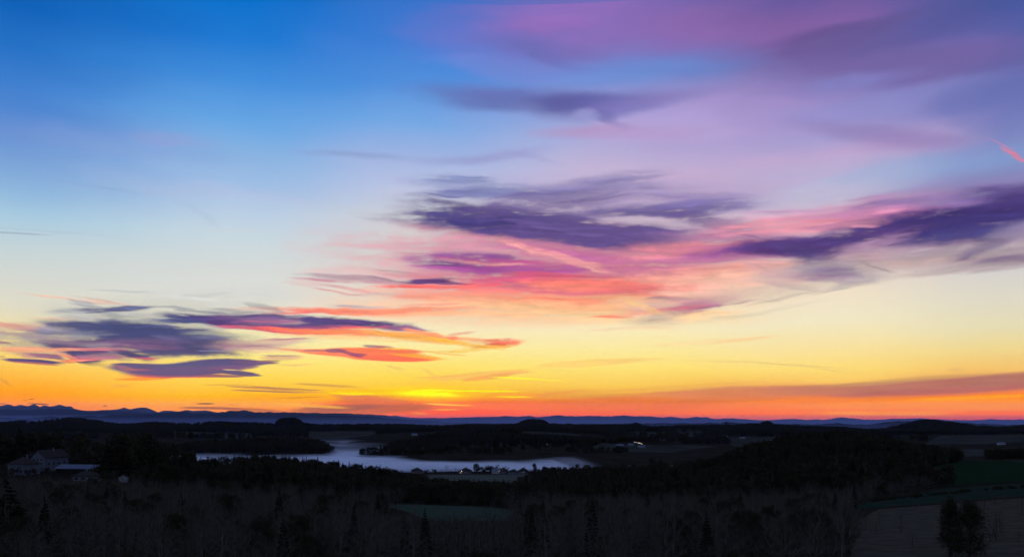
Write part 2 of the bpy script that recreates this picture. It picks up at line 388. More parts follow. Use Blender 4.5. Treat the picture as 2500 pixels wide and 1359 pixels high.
# ---- sharper lens clouds over the left horizon
C4 = [
 (85, 881, 58, 5, -3, 1., (98,84,128)), (90, 886, 50, 2.5, -4, .8, (190,110,110)),
 (350, 922, 60, 4, 3, .9, (255,150,70)), (440, 916, 120, 5, 1, .95, (250,120,85)), (400, 912, 90, 8, 0, .8, (190,100,115)),
 (400, 902, 120, 14, -2, 1., (108,92,130)), (330, 892, 50, 6, -3, 1., (105,92,128)), (310, 900, 30, 5, -15, .8, (160,110,125)),
 (500, 893, 120, 16, 5, 1., (98,92,132)), (450, 905, 130, 11, 2, 1., (112,92,130)), (560, 884, 90, 9, 0, 1., (100,90,132)),
 (620, 884, 60, 5, 0, .95, (120,92,128)), (655, 881, 30, 2.5, 3, .8, (165,120,120)), (565, 897, 60, 6, 4, .8, (130,92,130)),
 (580, 910, 50, 6, -4, 1., (108,92,130)), (600, 914, 36, 4, -4, .95, (112,95,128)), (540, 917, 60, 3.5, 0, .9, (150,100,115)),
 (560, 902, 18, 1.5, -2, .6, (250,225,130)),
 (330, 901, 30, 2, 0, .5, (200,110,110)),
 (905, 862, 130, 14, -1, 1., (255,128,92)), (960, 875, 110, 8, -1, 1., (255,118,90)), (800, 860, 80, 7, -2, .95, (255,135,100)), (730, 855, 50, 3, -4, .8, (240,150,120)),
 (1010, 868, 80, 6, -6, .8, (255,170,70)), (980, 858, 60, 6, 0, .9, (255,125,95)), (1080, 862, 60, 3, -6, .6, (250,185,100)),
 (815, 856, 24, 5, 0, .85, (150,95,125)), (850, 863, 36, 4, -14, .85, (160,90,120)), (870, 866, 20, 4, 0, .8, (160,85,115)),
 (905, 846, 30, 4, -3, .8, (150,115,135)), (930, 848, 26, 5, -4, .7, (200,110,120)), (770, 856, 30, 2, 0, .6, (150,110,130)),
 (960, 852, 50, 3, 0, .5, (255,200,70)), (970, 897, 24, 3, -14, .5, (248,195,120)),
 # thin bars in the yellow
 (640, 947, 80, 3, -3, .8, (205,140,90)), (700, 948, 90, 2.2, -3, .8, (185,128,95)), (660, 955, 90, 2.2, -2, .9, (180,125,95)), (740, 955, 70, 2.5, -3, .6, (215,150,80)),
 (800, 940, 80, 3, -3, .7, (205,150,90)), (840, 943, 60, 5, -3, .4, (235,170,80)), (560, 939, 60, 1.6, 0, .6, (215,160,90)),
 (730, 970, 60, 1.6, 2, .7, (200,125,70)), (620, 975, 60, 2, 0, .3, (240,150,60)), (860, 980, 50, 2, 0, .6, (215,120,90)),
 (510, 985, 20, 2, 0, .95, (150,95,85)), (570, 988, 12, 1.5, -4, .7, (200,115,70)), (520, 996, 70, 3, -2, .9, (170,105,110)), (600, 1000, 90, 4, -3, .8, (185,110,100)),
 (95, 985.5, 20, 1.6, -2, .95, (120,85,95)), (8, 985, 12, 1.2, 0, .8, (120,85,95)), (258, 989.5, 5, 1.6, 10, .8, (150,90,80)), (76, 974, 4, 1.2, 15, .8, (170,100,70)), (64, 976, 4, 1, 8, .7, (180,110,70)),
 (290, 940, 18, 3, 0, .5, (240,165,90)), (14, 933, 14, 4, -40, .5, (225,150,80)),
 (860, 990, 120, 8, 2, .7, (205,120,100)),
 (1440, 886, 140, 9, 3, .75, (254,208,118)), (1540, 880, 90, 5, 3, .5, (254,212,130)), (1820, 828, 80, 4, 5, .6, (252,208,150)), (1740, 834, 160, 7, 3, .5, (253,220,160)),
 (1170, 915, 130, 9, 5, .7, (250,190,105)), (1190, 920, 70, 6, 8, .7, (248,165,95)), (1240, 910, 60, 3, 2, .6, (248,175,110)), (1080, 919, 70, 2, 3, .6, (250,180,100)), (1060, 915, 40, 4, -30, .4, (250,195,110)),
 (1730, 896, 50, 4, -8, .3, (250,210,130)), (2340, 902, 16, 4, 0, .3, (215,165,120)),
]
for b in C4: blob(*b, lo=0.10, hi=0.42, t=2, field='PL')
# ---- violet banks on the right
C5 = [
 (1960, 530, 260, 22, 4, .5, (228,165,188)), (2130, 505, 160, 20, 2, .6, (228,160,188)), (1980, 545, 200, 16, 2, .75, (240,150,165)),
 (2010, 535, 60, 3, -6, .6, (250,140,150)), (1900, 515, 110, 4, 0, .5, (190,150,190)), (2060, 520, 150, 5, 0, .4, (215,140,175)),
 (2330, 500, 250, 34, 0, .7, (138,108,165)), (2180, 520, 110, 8, 0, .5, (205,125,165)),
 (2200, 492, 100, 9, 0, .7, (145,115,170)), (2120, 480, 60, 4, 0, .4, (180,140,185)), (2380, 460, 180, 20, 0, .4, (145,130,180)),
 (2480, 470, 90, 20, -6, .7, (100,85,155)), (2500, 500, 60, 30, 0, .95, (84,68,138)), (2460, 525, 110, 20, 0, .95, (80,64,135)), (2420, 540, 60, 18, -8, .7, (78,68,140)),
 (2420, 580, 120, 22, 4, .6, (110,108,165)), (2450, 600, 120, 34, 5, .6, (160,145,165)),
 (1900, 598, 170, 14, 4, .8, (150,88,155)), (1830, 614, 130, 8, 0, .7, (142,78,150)),
 (2000, 586, 160, 20, 6, 1., (95,74,145)), (1950, 604, 140, 20, -6, 1., (98,70,140)), (2060, 582, 100, 12, 4, .9, (96,74,145)), (1900, 610, 70, 9, 0, .9, (100,66,135)),
 (1975, 628, 80, 20, -24, 1., (96,76,142)), (1985, 640, 40, 12, 0, .9, (105,85,150)), (1970, 652, 24, 9, 30, .6, (125,85,150)),
 (2020, 615, 60, 14, 24, .8, (110,80,150)),
 (2120, 545, 120, 7, -2, .8, (110,80,155)), (2180, 538, 90, 5, -6, .8, (90,74,142)),
 (2240, 545, 170, 24, 2, 1., (84,68,138)), (2310, 535, 130, 22, -4, 1., (78,62,132)), (2215, 566, 80, 18, 0, 1., (72,58,128)), (2330, 555, 100, 22, 0, 1., (78,68,140)),
 (2200, 590, 70, 12, -6, .8, (100,80,150)), (2330, 582, 90, 16, 0, .95, (82,76,142)), (2370, 590, 70, 8, -3, .9, (85,76,140)), (2160, 560, 90, 12, 0, .7, (108,78,148)),
 (2190, 605, 130, 10, 0, .45, (160,125,165)),
 (2250, 630, 260, 26, 0, .6, (188,165,165)), (2350, 620, 180, 14, 0, .35, (160,150,160)), (2180, 640, 180, 10, 0, .4, (215,175,170)),
 (2090, 630, 90, 12, 4, .6, (195,155,170)),
 (2400, 610, 60, 10, 14, .6, (122,105,152)), (2455, 634, 60, 11, 0, .9, (115,95,145)), (2400, 645, 120, 10, 4, .5, (168,150,160)), (2330, 660, 130, 7, 4, .5, (185,165,165)), (2470, 650, 70, 5, 8, .5, (165,145,155)),
 (2020, 660, 100, 26, 0, .75, (160,148,160)), (2050, 675, 70, 14, -10, .7, (145,130,155)), (2010, 680, 80, 10, -6, .6, (160,125,155)), (2090, 690, 60, 8, 10, .6, (170,158,165)), (2030, 660, 50, 5, 0, .6, (140,118,152)),
 (1890, 670, 60, 20, -25, .5, (205,165,175)), (1910, 695, 60, 8, -12, .6, (200,170,170)), (1830, 660, 30, 4, 0, .4, (215,145,155)),
 (1950, 700, 160, 10, 3, .4, (200,190,180)), (1880, 730, 60, 3, 8, .5, (205,185,165)), (1990, 712, 120, 4, 5, .5, (200,185,175)),
 (2120, 648, 50, 3, -22, .5, (160,145,150)), (2080, 638, 40, 2, 0, .5, (170,150,150)),
 (2118, 594, 75, 15, 12, .6, (178,140,170)), (2140, 512, 90, 8, 0, .5, (218,142,176)), (2045, 545, 80, 7, 0, .5, (225,150,170)), (2250, 618, 90, 12, 0, .5, (168,150,165)),
]
strands(C5, 2, 0.0, 0.82, 1.26)
# ---- warm bands on the horizon and the last glow over the sun
C6 = [
 (2130, 962, 420, 14, 2, .5, (250,135,80)),
 (2330, 940, 300, 20, 3, .9, (178,105,108)), (2100, 945, 260, 12, 2, .8, (188,120,105)), (1850, 955, 260, 14, 1, .7, (205,128,105)), (2460, 925, 110, 14, 5, .8, (180,118,105)), (2200, 928, 180, 6, 4, .5, (205,160,105)),
 (1620, 968, 280, 14, 2, .6, (228,134,92)), (1500, 985, 300, 18, 0, .6, (240,120,72)), (1780, 975, 160, 8, 2, .5, (215,122,95)), (1450, 962, 160, 10, 4, .4, (235,165,80)),
 (1650, 943, 200, 4, 3, .5, (240,180,95)), (1560, 955, 160, 3, 2, .4, (250,190,85)), (2060, 922, 90, 4, 3, .5, (252,212,110)),
 (2300, 985, 330, 10, 1, .7, (255,150,50)), (2420, 968, 160, 4, 2, .8, (255,165,45)), (2200, 1008, 200, 5, 0, .7, (255,160,45)), (2440, 1010, 120, 7, 0, .8, (255,112,50)), (1900, 985, 180, 7, 3, .5, (250,135,85)),
 (1050, 990, 300, 24, 0, .75, (250,112,80)), (940, 985, 130, 20, -10, .7, (222,118,95)), (900, 1000, 170, 12, 3, .8, (195,105,100)), (1130, 1006, 170, 8, 0, .7, (255,95,75)), (960, 970, 80, 8, 0, .5, (235,130,85)),
 (820, 996, 120, 9, 3, .75, (165,100,105)), (1350, 960, 90, 4, 6, .4, (240,140,90)), (1240, 965, 80, 8, 0, .4, (255,150,70)), (1250, 990, 150, 8, 0, .5, (255,125,70)),
 (760, 990, 90, 4, -3, .6, (255,190,30)), (640, 990, 80, 5, -3, .5, (255,175,30)), (700, 968, 90, 7, 0, .35, (255,165,45)),
]
for b in C6: blob(*b, lo=0.05, hi=0.5, t=2, field='PL')
C7 = [
 (900, 957, 90, 6, 0, .85, (255,205,20)), (870, 960, 60, 3, 0, .8, (255,225,10)), (1040, 945, 180, 6, 0, .4, (255,215,60)),
 (1045, 961, 120, 16, -2, .55, (255,215,40)), (1045, 961, 75, 8, -2, 1., (255,235,0)), (1050, 960, 58, 5, -2, 1., (255,255,10)), (1075, 963, 40, 2.5, -3, 1., (255,255,60)),
 (1060, 952, 40, 1.8, 0, .95, (255,250,60)), (1160, 954, 95, 2, 0, .95, (255,250,40)), (1220, 954, 40, 1.6, 0, .8, (255,240,50)),
 (1250, 968, 45, 1.6, -1, .9, (255,230,30)), (1260, 922, 60, 2, -3, .9, (255,250,60)), (1320, 926, 60, 1.4, -3, .6, (255,240,80)),
 (1080, 986, 40, 2, -3, .9, (255,200,30)), (1120, 988, 30, 1.6, -1, .8, (255,195,30)), (1090, 999, 34, 1.6, 0, .9, (255,175,40)), (1020, 1008, 20, 3, -3, .7, (255,150,50)),
]
for b in C7: blob(*b, lo=0.0, hi=0.62, t=2, field='PL', sc=1.15)
# contrails
C8 = [
 (2440, 351, 34, 1.4, -32, .6, (205,130,175)), (2470, 371, 22, 3.2, -36, 0.75, (222,125,152)), (2490, 384, 24, 4, -34, .75, (222,125,152)),
 (40, 569.5, 60, 1.6, 2, .7, (150,165,180)), (130, 566, 120, 1.6, 1, .3, (160,180,195)),
 (230, 455, 90, 2.5, -2, .3, (140,160,200)), (560, 562, 90, 3, 4, .2, (215,200,200)),
 (1760, 882, 90, 1.6, -2, .35, (235,190,120)), (1930, 890, 110, 1.7, -5, .55, (220,190,125)), (2020, 902, 40, 1.5, -8, .5, (220,190,125)), (1360, 903, 60, 1.2, -5, .3, (235,200,120)),
]
for b in C8: blob(*b, lo=0.0, hi=0.8, t=2, sc=1.25, field='PL')


# The pieces are sorted into patches of sky; a Mix Shader that is exactly 0 or 1 picks the patch, so
# only the pieces near a direction are computed for it.
fields = {'PW': PWf, 'PL': PLf, 'PS': PSf}
KEYS = ['Sky', 'PW', 'PL', 'PS', 'T1', 'T2', 'T3', 'Clear']
SRC = [sky, PWf, PLf, PSf, T1, T2, T3, tr]
def leaf(items):
    g = bpy.data.node_groups.new('sky_patch', 'ShaderNodeTree')
    for k in KEYS:
        sock(g, 'INPUT', k, 'NodeSocketColor' if k == 'Sky' else 'NodeSocketVector' if k[0] == 'P' else 'NodeSocketFloat')
    sock(g, 'OUTPUT', 'Shader', 'NodeSocketShader')
    L = NT(g)
    gi = L.n('NodeGroupInput'); go = L.n('NodeGroupOutput')
    cur = gi.outputs['Sky']
    for q in items:
        nd = L.n('ShaderNodeGroup'); nd.node_tree = wisp
        g.links.new(cur, nd.inputs[0])
        g.links.new(gi.outputs[q['f']], nd.inputs[1])
        if q['t']: g.links.new(gi.outputs['T%d' % q['t']], nd.inputs[2])
        else: nd.inputs[2].default_value = 1.0
        nd.inputs[3].default_value = (q['u'] + NLEAF[0]*2e-5, q['v'], 0)
        nd.inputs[4].default_value = (0, 0, q['r'])
        nd.inputs[5].default_value = (q['a'], q['b'], 1)
        nd.inputs[6].default_value = 1.0/(q['hi']-q['lo'])
        nd.inputs[7].default_value = -q['lo']/(q['hi']-q['lo'])
        nd.inputs[8].default_value = q['op']
        tv_ = 0.34 if q['t'] else 0.0          # thin and thick streaks inside one piece differ a little
        nd.inputs[9].default_value = (*[c_*(1-tv_) + NLEAF[0]*3e-6 for c_ in q['col']], 1)
        nd.inputs[10].default_value = (*[c_*(1+tv_) for c_ in q['col']], 1)
        cur = nd.outputs[0]
    bgn = L.n('ShaderNodeBackground')
    L.put(bgn.inputs[0], L.v('MAXIMUM', L.v('SUBTRACT', cur, L.v('SCALE', HAZE_J, L.m('SUBTRACT', 1.0, gi.outputs['Clear']))), (0.0, 0.0, 0.0)))
    L.put(bgn.inputs[1], L.m('DIVIDE', 1.0, gi.outputs['Clear']))
    g.links.new(bgn.outputs[0], go.inputs[0])
    nd = W.n('ShaderNodeGroup'); nd.node_tree = g
    for i, s_ in enumerate(SRC): W.put(nd.inputs[i], s_)
    return nd.outputs[0]
NLEAF = [0, 0]
def build_patch(rect, depth):
    u0, u1, v0, v1 = rect
    it = [q for q in BL if q['box'][0] < u1 and q['box'][1] > u0 and q['box'][2] < v1 and q['box'][3] > v0]
    if len(it) <= 150 or depth >= 7:
        NLEAF[0] += 1; NLEAF[1] += len(it)
        return leaf(it)
    best = None
    for ax in (0, 1):
        for fr in (0.3, 0.4, 0.5, 0.6, 0.7):
            lo_, hi_ = rect[2*ax], rect[2*ax+1]
            c = lo_ + (hi_-lo_)*fr
            na = sum(1 for q in it if q['box'][2*ax] < c); nb = sum(1 for q in it if q['box'][2*ax+1] > c)
            sc_ = na*fr + nb*(1-fr)
            if best is None or sc_ < best[0]: best = (sc_, ax, c)
    _, ax, c = best
    ra, rb = list(rect), list(rect)
    ra[2*ax+1] = c; rb[2*ax] = c
    A = build_patch(tuple(ra), depth+1); B = build_patch(tuple(rb), depth+1)
    ms = W.n('ShaderNodeMixShader')
    W.put(ms.inputs[0], W.m('GREATER_THAN', (U, V)[ax], c))
    W.put(ms.inputs[1], A); W.put(ms.inputs[2], B)
    return ms.outputs[0]
patch = build_patch((-11.5, 11.5, -0.5, 10.2), 0)
print('sky patches', NLEAF)

# the part of the sky that lies outside the sunset: out of view, its blue brightened beyond dusk to light land and fog, with the physical sky mixed in
nish = W.n('ShaderNodeTexSky', sky_type='NISHITA')
nish.sun_disc = False
nish.sun_elevation = math.radians(0.5)
nish.sun_rotation = math.radians(-4.0)
nish.air_density = 1.5
nish.dust_density = 1.0
dusk = W.mix(0.35, lin((146, 172, 242)), W.v('SCALE', nish.outputs[0], 0.10))
f_az = W.rng(W.m('ABSOLUTE', az), 0.75, 2.0)
f_el = W.rng(tane, 0.62, 1.6)
f_out = W.m('MAXIMUM', f_az, f_el)
outer = W.n('ShaderNodeBackground')
W.put(outer.inputs[0], W.mix(f_out, base, dusk))
inside = W.m('MULTIPLY', W.m('LESS_THAN', W.m('ABSOLUTE', U), 11.5), W.m('COMPARE', V, 4.6, 5.2))
ms = W.n('ShaderNodeMixShader')
W.put(ms.inputs[0], inside); W.put(ms.inputs[1], outer.outputs[0]); W.put(ms.inputs[2], patch)
out = W.n('ShaderNodeOutputWorld')
W.put(out.inputs[0], ms.outputs[0])

# ------------------------------------------------------------------ sun, already below the hills: only a last glancing glow
sun_d = bpy.data.lights.new('sun', 'SUN')
sun = bpy.data.objects.new('sun', sun_d)
COL.objects.link(sun)
sun_d.energy = 0.02
sun_d.angle = math.radians(0.5)
sun_d.color = (1.0, 0.62, 0.35)
sun.rotation_euler = (math.radians(-89.5), 0, math.radians(6.0))

# ------------------------------------------------------------------ object helpers
def link(o, parent=None):
    COL.objects.link(o)
    if parent is not None:
        o.parent = parent
    return o
def tag(o, label=None, cat=None, group=None, kind=None):
    if label: o['label'] = label
    if cat: o['category'] = cat
    if group: o['group'] = group
    if kind: o['kind'] = kind
    return o
def mesh(name, verts, faces, mats, smooth=False, midx=None):
    me = bpy.data.meshes.new(name)
    verts = np.asarray(verts, dtype=np.float32).reshape(-1, 3)
    if isinstance(faces, np.ndarray):
        nf, k = faces.shape
        me.vertices.add(len(verts)); me.vertices.foreach_set('co', verts.ravel())
        me.loops.add(nf*k); me.loops.foreach_set('vertex_index', faces.astype(np.int32).ravel())
        me.polygons.add(nf); me.polygons.foreach_set('loop_start', np.arange(0, nf*k, k, dtype=np.int32))
        me.update(calc_edges=True)
    else:
        me.from_pydata([tuple(v) for v in verts], [], faces)
    for m in (mats if isinstance(mats, (list, tuple)) else [mats]):
        me.materials.append(m)
    if smooth:
        me.polygons.foreach_set('use_smooth', [True]*len(me.polygons))
    if midx is not None:
        me.polygons.foreach_set('material_index', midx)
    me.update()
    return me
def obj(name, me, parent=None, loc=None, rz=0.0, sc=None):
    o = bpy.data.objects.new(name, me)
    link(o, parent)
    if loc is not None: o.location = loc
    if rz: o.rotation_euler[2] = rz
    if sc is not None: o.scale = (sc, sc, sc) if isinstance(sc, (int, float)) else sc
    return o

# ------------------------------------------------------------------ materials
def mat(name, c1, c2=None, scale=1.0, detail=4.0, rough=1.0, bump=0.0, spec=0.0, coords='Object', stretch=(1, 1, 1)):
    m = bpy.data.materials.new(name)
    m.use_nodes = True
    T = NT(m.node_tree)
    b = T.n('ShaderNodeBsdfPrincipled'); o = T.n('ShaderNodeOutputMaterial')
    T.put(o.inputs[0], b.outputs[0])
    b.inputs['Roughness'].default_value = rough
    b.inputs['Specular IOR Level'].default_value = spec
    if c2 is None:
        b.inputs['Base Color'].default_value = (*c1, 1)
    else:
        t = T.n('ShaderNodeTexCoord')
        v = T.v('MULTIPLY', t.outputs[coords], stretch)
        n = T.noise(v, scale, detail, 0.6)
        f = T.rng(n, 0.3, 0.7)
        T.put(b.inputs['Base Color'], T.mix(f, c1, c2))
        if bump:
            bp = T.n('ShaderNodeBump'); bp.inputs['Strength'].default_value = bump
            T.put(bp.inputs['Height'], n); T.put(b.inputs['Normal'], bp.outputs[0])
    return m
def glow(name, col, strength):
    m = bpy.data.materials.new(name); m.use_nodes = True
    T = NT(m.node_tree)
    e = T.n('ShaderNodeEmission'); o = T.n('ShaderNodeOutputMaterial')
    e.inputs[0].default_value = (*col, 1); e.inputs[1].default_value = strength
    T.put(o.inputs[0], e.outputs[0])
    return m
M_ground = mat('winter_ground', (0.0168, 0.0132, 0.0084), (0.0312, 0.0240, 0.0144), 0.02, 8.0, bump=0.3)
M_meadow = mat('pale_winter_meadow', (0.0702, 0.0571, 0.0374), (0.0445, 0.0365, 0.0243), 0.25, 8.0, bump=0.3)
M_green = mat('short_green_grass', (0.016, 0.052, 0.028), (0.056, 0.050, 0.034), 0.30, 8.0, bump=0.3)
M_stub = mat('stubble_field', (0.088, 0.086, 0.060), (0.060, 0.062, 0.044), 0.03, 8.0, bump=0.2)
M_dgreen = mat('dark_green_pasture', (0.009, 0.024, 0.009), (0.014, 0.026, 0.011), 0.06, 8.0, bump=0.2)
M_hazed = mat('hazed_pasture', (0.050, 0.046, 0.032), (0.026, 0.026, 0.018), 0.012, 8.0)  # paler than the ground, its colour standing in for haze behind the hill
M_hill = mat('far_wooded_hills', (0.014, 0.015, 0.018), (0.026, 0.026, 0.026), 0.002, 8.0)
M_rock = mat('bare_mountain_rock', (0.035, 0.036, 0.04), (0.06, 0.06, 0.07), 0.0008, 8.0)
M_bark = mat('bark', (0.0600, 0.0444, 0.0276), (0.0330, 0.0240, 0.0156), 6.0, bump=0.4)
M_birch = mat('pale_bark', (0.1300, 0.1100, 0.0800), (0.0450, 0.0375, 0.0275), 5.0)
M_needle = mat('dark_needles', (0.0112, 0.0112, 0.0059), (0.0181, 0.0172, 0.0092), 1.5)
M_leaf = mat('dark_leaves', (0.0288, 0.0240, 0.0120), (0.0480, 0.0372, 0.0192), 2.0)
M_twig = mat('bare_twigs', (0.0880, 0.0739, 0.0502), (0.0493, 0.0414, 0.0282), 3.0)
M_green_dark = mat('darker_green_grass', (0.008, 0.030, 0.016), (0.030, 0.030, 0.020), 0.10, 8.0, bump=0.3)  # darker copy of the short green grass, for the right-hand strip
M_road = mat('asphalt', (0.05, 0.05, 0.05), (0.07, 0.068, 0.065), 0.5)

# ------------------------------------------------------------------ the land: one sheet from behind the camera to the foot of the far ridges
# Each row is the lie of the land at one distance D (m); the numbers are how low it lies as seen
# from the viewpoint, read at evenly spaced compass directions.
XC = np.array([-1500, 0, 125, 250, 375, 500, 600, 700, 780, 840, 900, 950, 1000, 1100, 1250, 1400, 1500, 1600, 1750, 1850, 1950, 2080, 2200, 2300, 2400, 2500, 4000], float)
ROWS = {
 100:  [1468]*27,
 150:  [1350,1352,1352,1354,1355,1356,1357,1358,1359,1360,1360,1360,1360,1360,1360,1360,1358,1358,1356,1354,1350,1348,1345,1345,1343,1340,1335],
 250:  [1270,1272,1274,1278,1282,1286,1288,1290,1292,1294,1295,1295,1295,1295,1295,1295,1295,1293,1290,1288,1286,1280,1276,1272,1268,1262,1255],
 350:  [1210,1212,1214,1218,1224,1232,1236,1240,1244,1248,1250,1250,1252,1254,1256,1258,1258,1256,1254,1250,1246,1240,1230,1222,1212,1205,1195],
 420:  [1180,1182,1184,1188,1194,1204,1212,1220,1226,1230,1230,1230,1230,1234,1240,1242,1242,1240,1236,1232,1226,1218,1206,1198,1190,1184,1170],
 500:  [1150,1152,1152,1156,1160,1172,1184,1194,1202,1210,1218,1222,1224,1228,1230,1230,1228,1224,1214,1204,1194,1184,1178,1172,1166,1160,1150],
 620:  [1128,1130,1130,1132,1136,1148,1158,1168,1178,1186,1196,1204,1210,1216,1220,1218,1212,1202,1180,1158,1138,1126,1136,1140,1142,1144,1140],
 750:  [1112,1114,1112,1114,1120,1142,1144,1150,1160,1170,1182,1190,1196,1204,1208,1206,1196,1182,1150,1112,1092,1086,1110,1130,1132,1134,1130],
 830:  [1112,1112,1110,1112,1122,1140,1138,1142,1150,1158,1168,1176,1184,1194,1200,1198,1188,1176,1150,1122,1102,1096,1112,1126,1126,1126,1122],
 950:  [1116,1116,1114,1116,1130,1148,1150,1154,1160,1166,1174,1180,1184,1188,1192,1190,1182,1172,1158,1142,1128,1116,1118,1122,1122,1120,1116],
 1080: [1120,1120,1118,1120,1136,1156,1160,1162,1164,1166,1166,1166,1166,1166,1168,1168,1166,1162,1154,1150,1142,1132,1126,1124,1122,1118,1112],
 1250: [1124,1124,1122,1124,1140,1156,1158,1158,1158,1156,1156,1156,1155,1154,1154,1154,1152,1148,1144,1144,1142,1136,1128,1124,1122,1116,1108],
 1340: [1126,1126,1124,1126,1140,1154,1155,1155,1155,1154,1154,1153,1152,1150,1149,1149,1146,1140,1138,1140,1138,1134,1126,1122,1118,1114,1106],
 1450: [1130, 1130, 1126, 1130, 1142, 1153, 1153, 1153, 1154, 1156, 1156, 1156, 1156, 1156, 1156, 1157, 1150, 1140, 1134, 1136, 1136, 1130, 1124, 1118, 1114, 1110, 1102],
 1600: [1128, 1128, 1124, 1128, 1136, 1142, 1142, 1142, 1143, 1146, 1146, 1144, 1142, 1142, 1143, 1143, 1136, 1128, 1128, 1130, 1130, 1126, 1120, 1114, 1110, 1106, 1098],
 1740: [1120, 1118, 1116, 1116, 1122, 1129, 1129, 1129, 1132, 1136, 1124, 1124, 1117, 1114, 1114, 1116, 1116, 1118, 1120, 1122, 1122, 1118, 1114, 1108, 1106, 1102, 1096],
 1910: [1112, 1108, 1106, 1104, 1110, 1112, 1110, 1100, 1106, 1124, 1106, 1104, 1100, 1098, 1100, 1102, 1106, 1110, 1112, 1112, 1112, 1108, 1104, 1102, 1100, 1096, 1090],
 2080: [1104,1100,1098,1096,1095,1092,1085,1078,1086,1112,1104,1096,1090,1085,1086,1092,1098,1100,1102,1102,1100,1098,1096,1094,1092,1088,1082],
 2320: [1094,1088,1085,1083,1081,1080,1079,1083,1092,1098,1094,1085,1079,1070,1071,1079,1088,1090,1092,1090,1088,1086,1086,1084,1082,1078,1074],
 2600: [1082,1073,1071,1070,1070,1070,1073,1077,1079,1082,1076,1072,1068,1058,1058,1068,1076,1078,1080,1078,1076,1076,1074,1074,1072,1068,1064],
 2900: [1070,1062,1060,1060,1062,1064,1067,1068,1070,1069,1064,1062,1059,1051,1050,1058,1066,1068,1068,1066,1066,1066,1066,1064,1062,1060,1056],
 3500: [1056,1046,1044,1046,1048,1052,1054,1054,1054,1052,1052,1051,1051,1049,1047,1050,1054,1056,1056,1056,1056,1057,1057,1052,1054,1054,1050],
}
CREST = [(-1500,1040),(-200,1038),(0,1037),(60,1032),(110,1027),(150,1026),(200,1027),(240,1032),(280,1040),(330,1041),(380,1035),(430,1038),(480,1037),(520,1034),(580,1036),(650,1039),(690,1033),(720,1032),(760,1041),(850,1041),(950,1041),(1000,1043),(1060,1046),(1120,1044),(1160,1042),(1220,1042),(1300,1038),(1345,1041),(1400,1044),(1460,1043),(1540,1042),(1600,1047),(1700,1044),(1800,1044),(1870,1040),(1920,1044),(2000,1047),(2060,1049),(2110,1054),(2160,1052),(2210,1042),(2250,1035),(2300,1034),(2340,1038),(2400,1046),(2450,1047),(2500,1044),(2700,1046),(4000,1046)]

XG = np.concatenate([np.linspace(-1500, -120, 60, endpoint=False), np.linspace(-120, 2620, 760), np.linspace(2620, 4000, 61)[1:]])
DK = sorted(ROWS)
ytab = np.array([np.interp(XG, XC, ROWS[d]) for d in DK])
cy = np.interp(XG, [c[0] for c in CREST], [c[1] for c in CREST])
DD = DK + [4300, 4800, 6000, 9000, 62000]
ytab = np.vstack([ytab, cy, cy+1.5, np.maximum(cy+10, 1050), np.full_like(cy, 1052), np.full_like(cy, 1046)])
# fine rows
DG = np.unique(np.concatenate([np.linspace(100, 150, 14), np.linspace(150, 500, 90), np.linspace(500, 1000, 110), np.linspace(1000, 2000, 170), np.linspace(2000, 3500, 120), np.linspace(3500, 4800, 70), np.linspace(4800, 62000, 30)]))
inv = 1.0/DG
YG = np.empty((len(DG), len(XG)))
di = 1.0/np.array(DD)
for i in range(len(XG)):
    YG[:, i] = np.interp(-inv, -di, ytab[:, i])
def smooth_ax(a, k, axis):
    w = np.hanning(k+2)[1:-1]; w /= w.sum()
    pad = [(0, 0), (0, 0)]; pad[axis] = (k//2, k//2)
    return np.apply_along_axis(lambda v: np.convolve(v, w, 'valid'), axis, np.pad(a, pad, mode='edge'))
YG = smooth_ax(YG, 7, 0); YG = smooth_ax(YG, 9, 1)

# value noise in numpy
_rs = np.random.RandomState(11)
_tab = _rs.rand(256, 256)
def vnoise(x, y):
    xi = np.floor(x).astype(int); yi = np.floor(y).astype(int)
    fx = x-xi; fy = y-yi; fx = fx*fx*(3-2*fx); fy = fy*fy*(3-2*fy)
    a = _tab[xi & 255, yi & 255]; b = _tab[(xi+1) & 255, yi & 255]; c = _tab[xi & 255, (yi+1) & 255]; d = _tab[(xi+1) & 255, (yi+1) & 255]
    return (a*(1-fx)+b*fx)*(1-fy)+(c*(1-fx)+d*fx)*fy
def fbm(x, y, o=4, g=0.5):
    s = 0; a = 1; t = 0
    for k in range(o):
        s = s + a*vnoise(x*2**k+17.3*k, y*2**k+5.1*k); t += a; a *= g
    return s/t - 0.5
DM, XM = np.meshgrid(DG, XG, indexing='ij')
PX = (XM-1250.0)/F*DM
PZ = CZ - (YG-HY)/F*DM + fbm(PX/90.0+40, DM/90.0+40, 4)*np.clip(DM/1944.0*3.0, 0.5, 5.0)*np.where(DM > 4850, 0, 1)
def hz(X, D):
    """ground height at compass column X and distance D"""
    X = np.asarray(X, float); D = np.asarray(D, float)
    i = np.clip(np.searchsorted(DG, D)-1, 0, len(DG)-2); j = np.clip(np.searchsorted(XG, X)-1, 0, len(XG)-2)
    a = np.clip((D-DG[i])/(DG[i+1]-DG[i]), 0, 1); b = np.clip((X-XG[j])/(XG[j+1]-XG[j]), 0, 1)
    return (PZ[i, j]*(1-b)+PZ[i, j+1]*b)*(1-a)+(PZ[i+1, j]*(1-b)+PZ[i+1, j+1]*b)*a
def at(X, D, dz=0.0):
    return Vector(((X-1250.0)/F*D, D, float(hz(X, D))+dz))
def yof(X, D):
    return HY + (CZ-float(hz(X, D)))*F/D

nD, nX = PX.shape
verts = np.stack([PX, DM, PZ], -1).reshape(-1, 3)
idx = np.arange(nD*nX).reshape(nD, nX)
faces = np.stack([idx[:-1, :-1], idx[:-1, 1:], idx[1:, 1:], idx[1:, :-1]], -1).reshape(-1, 4)
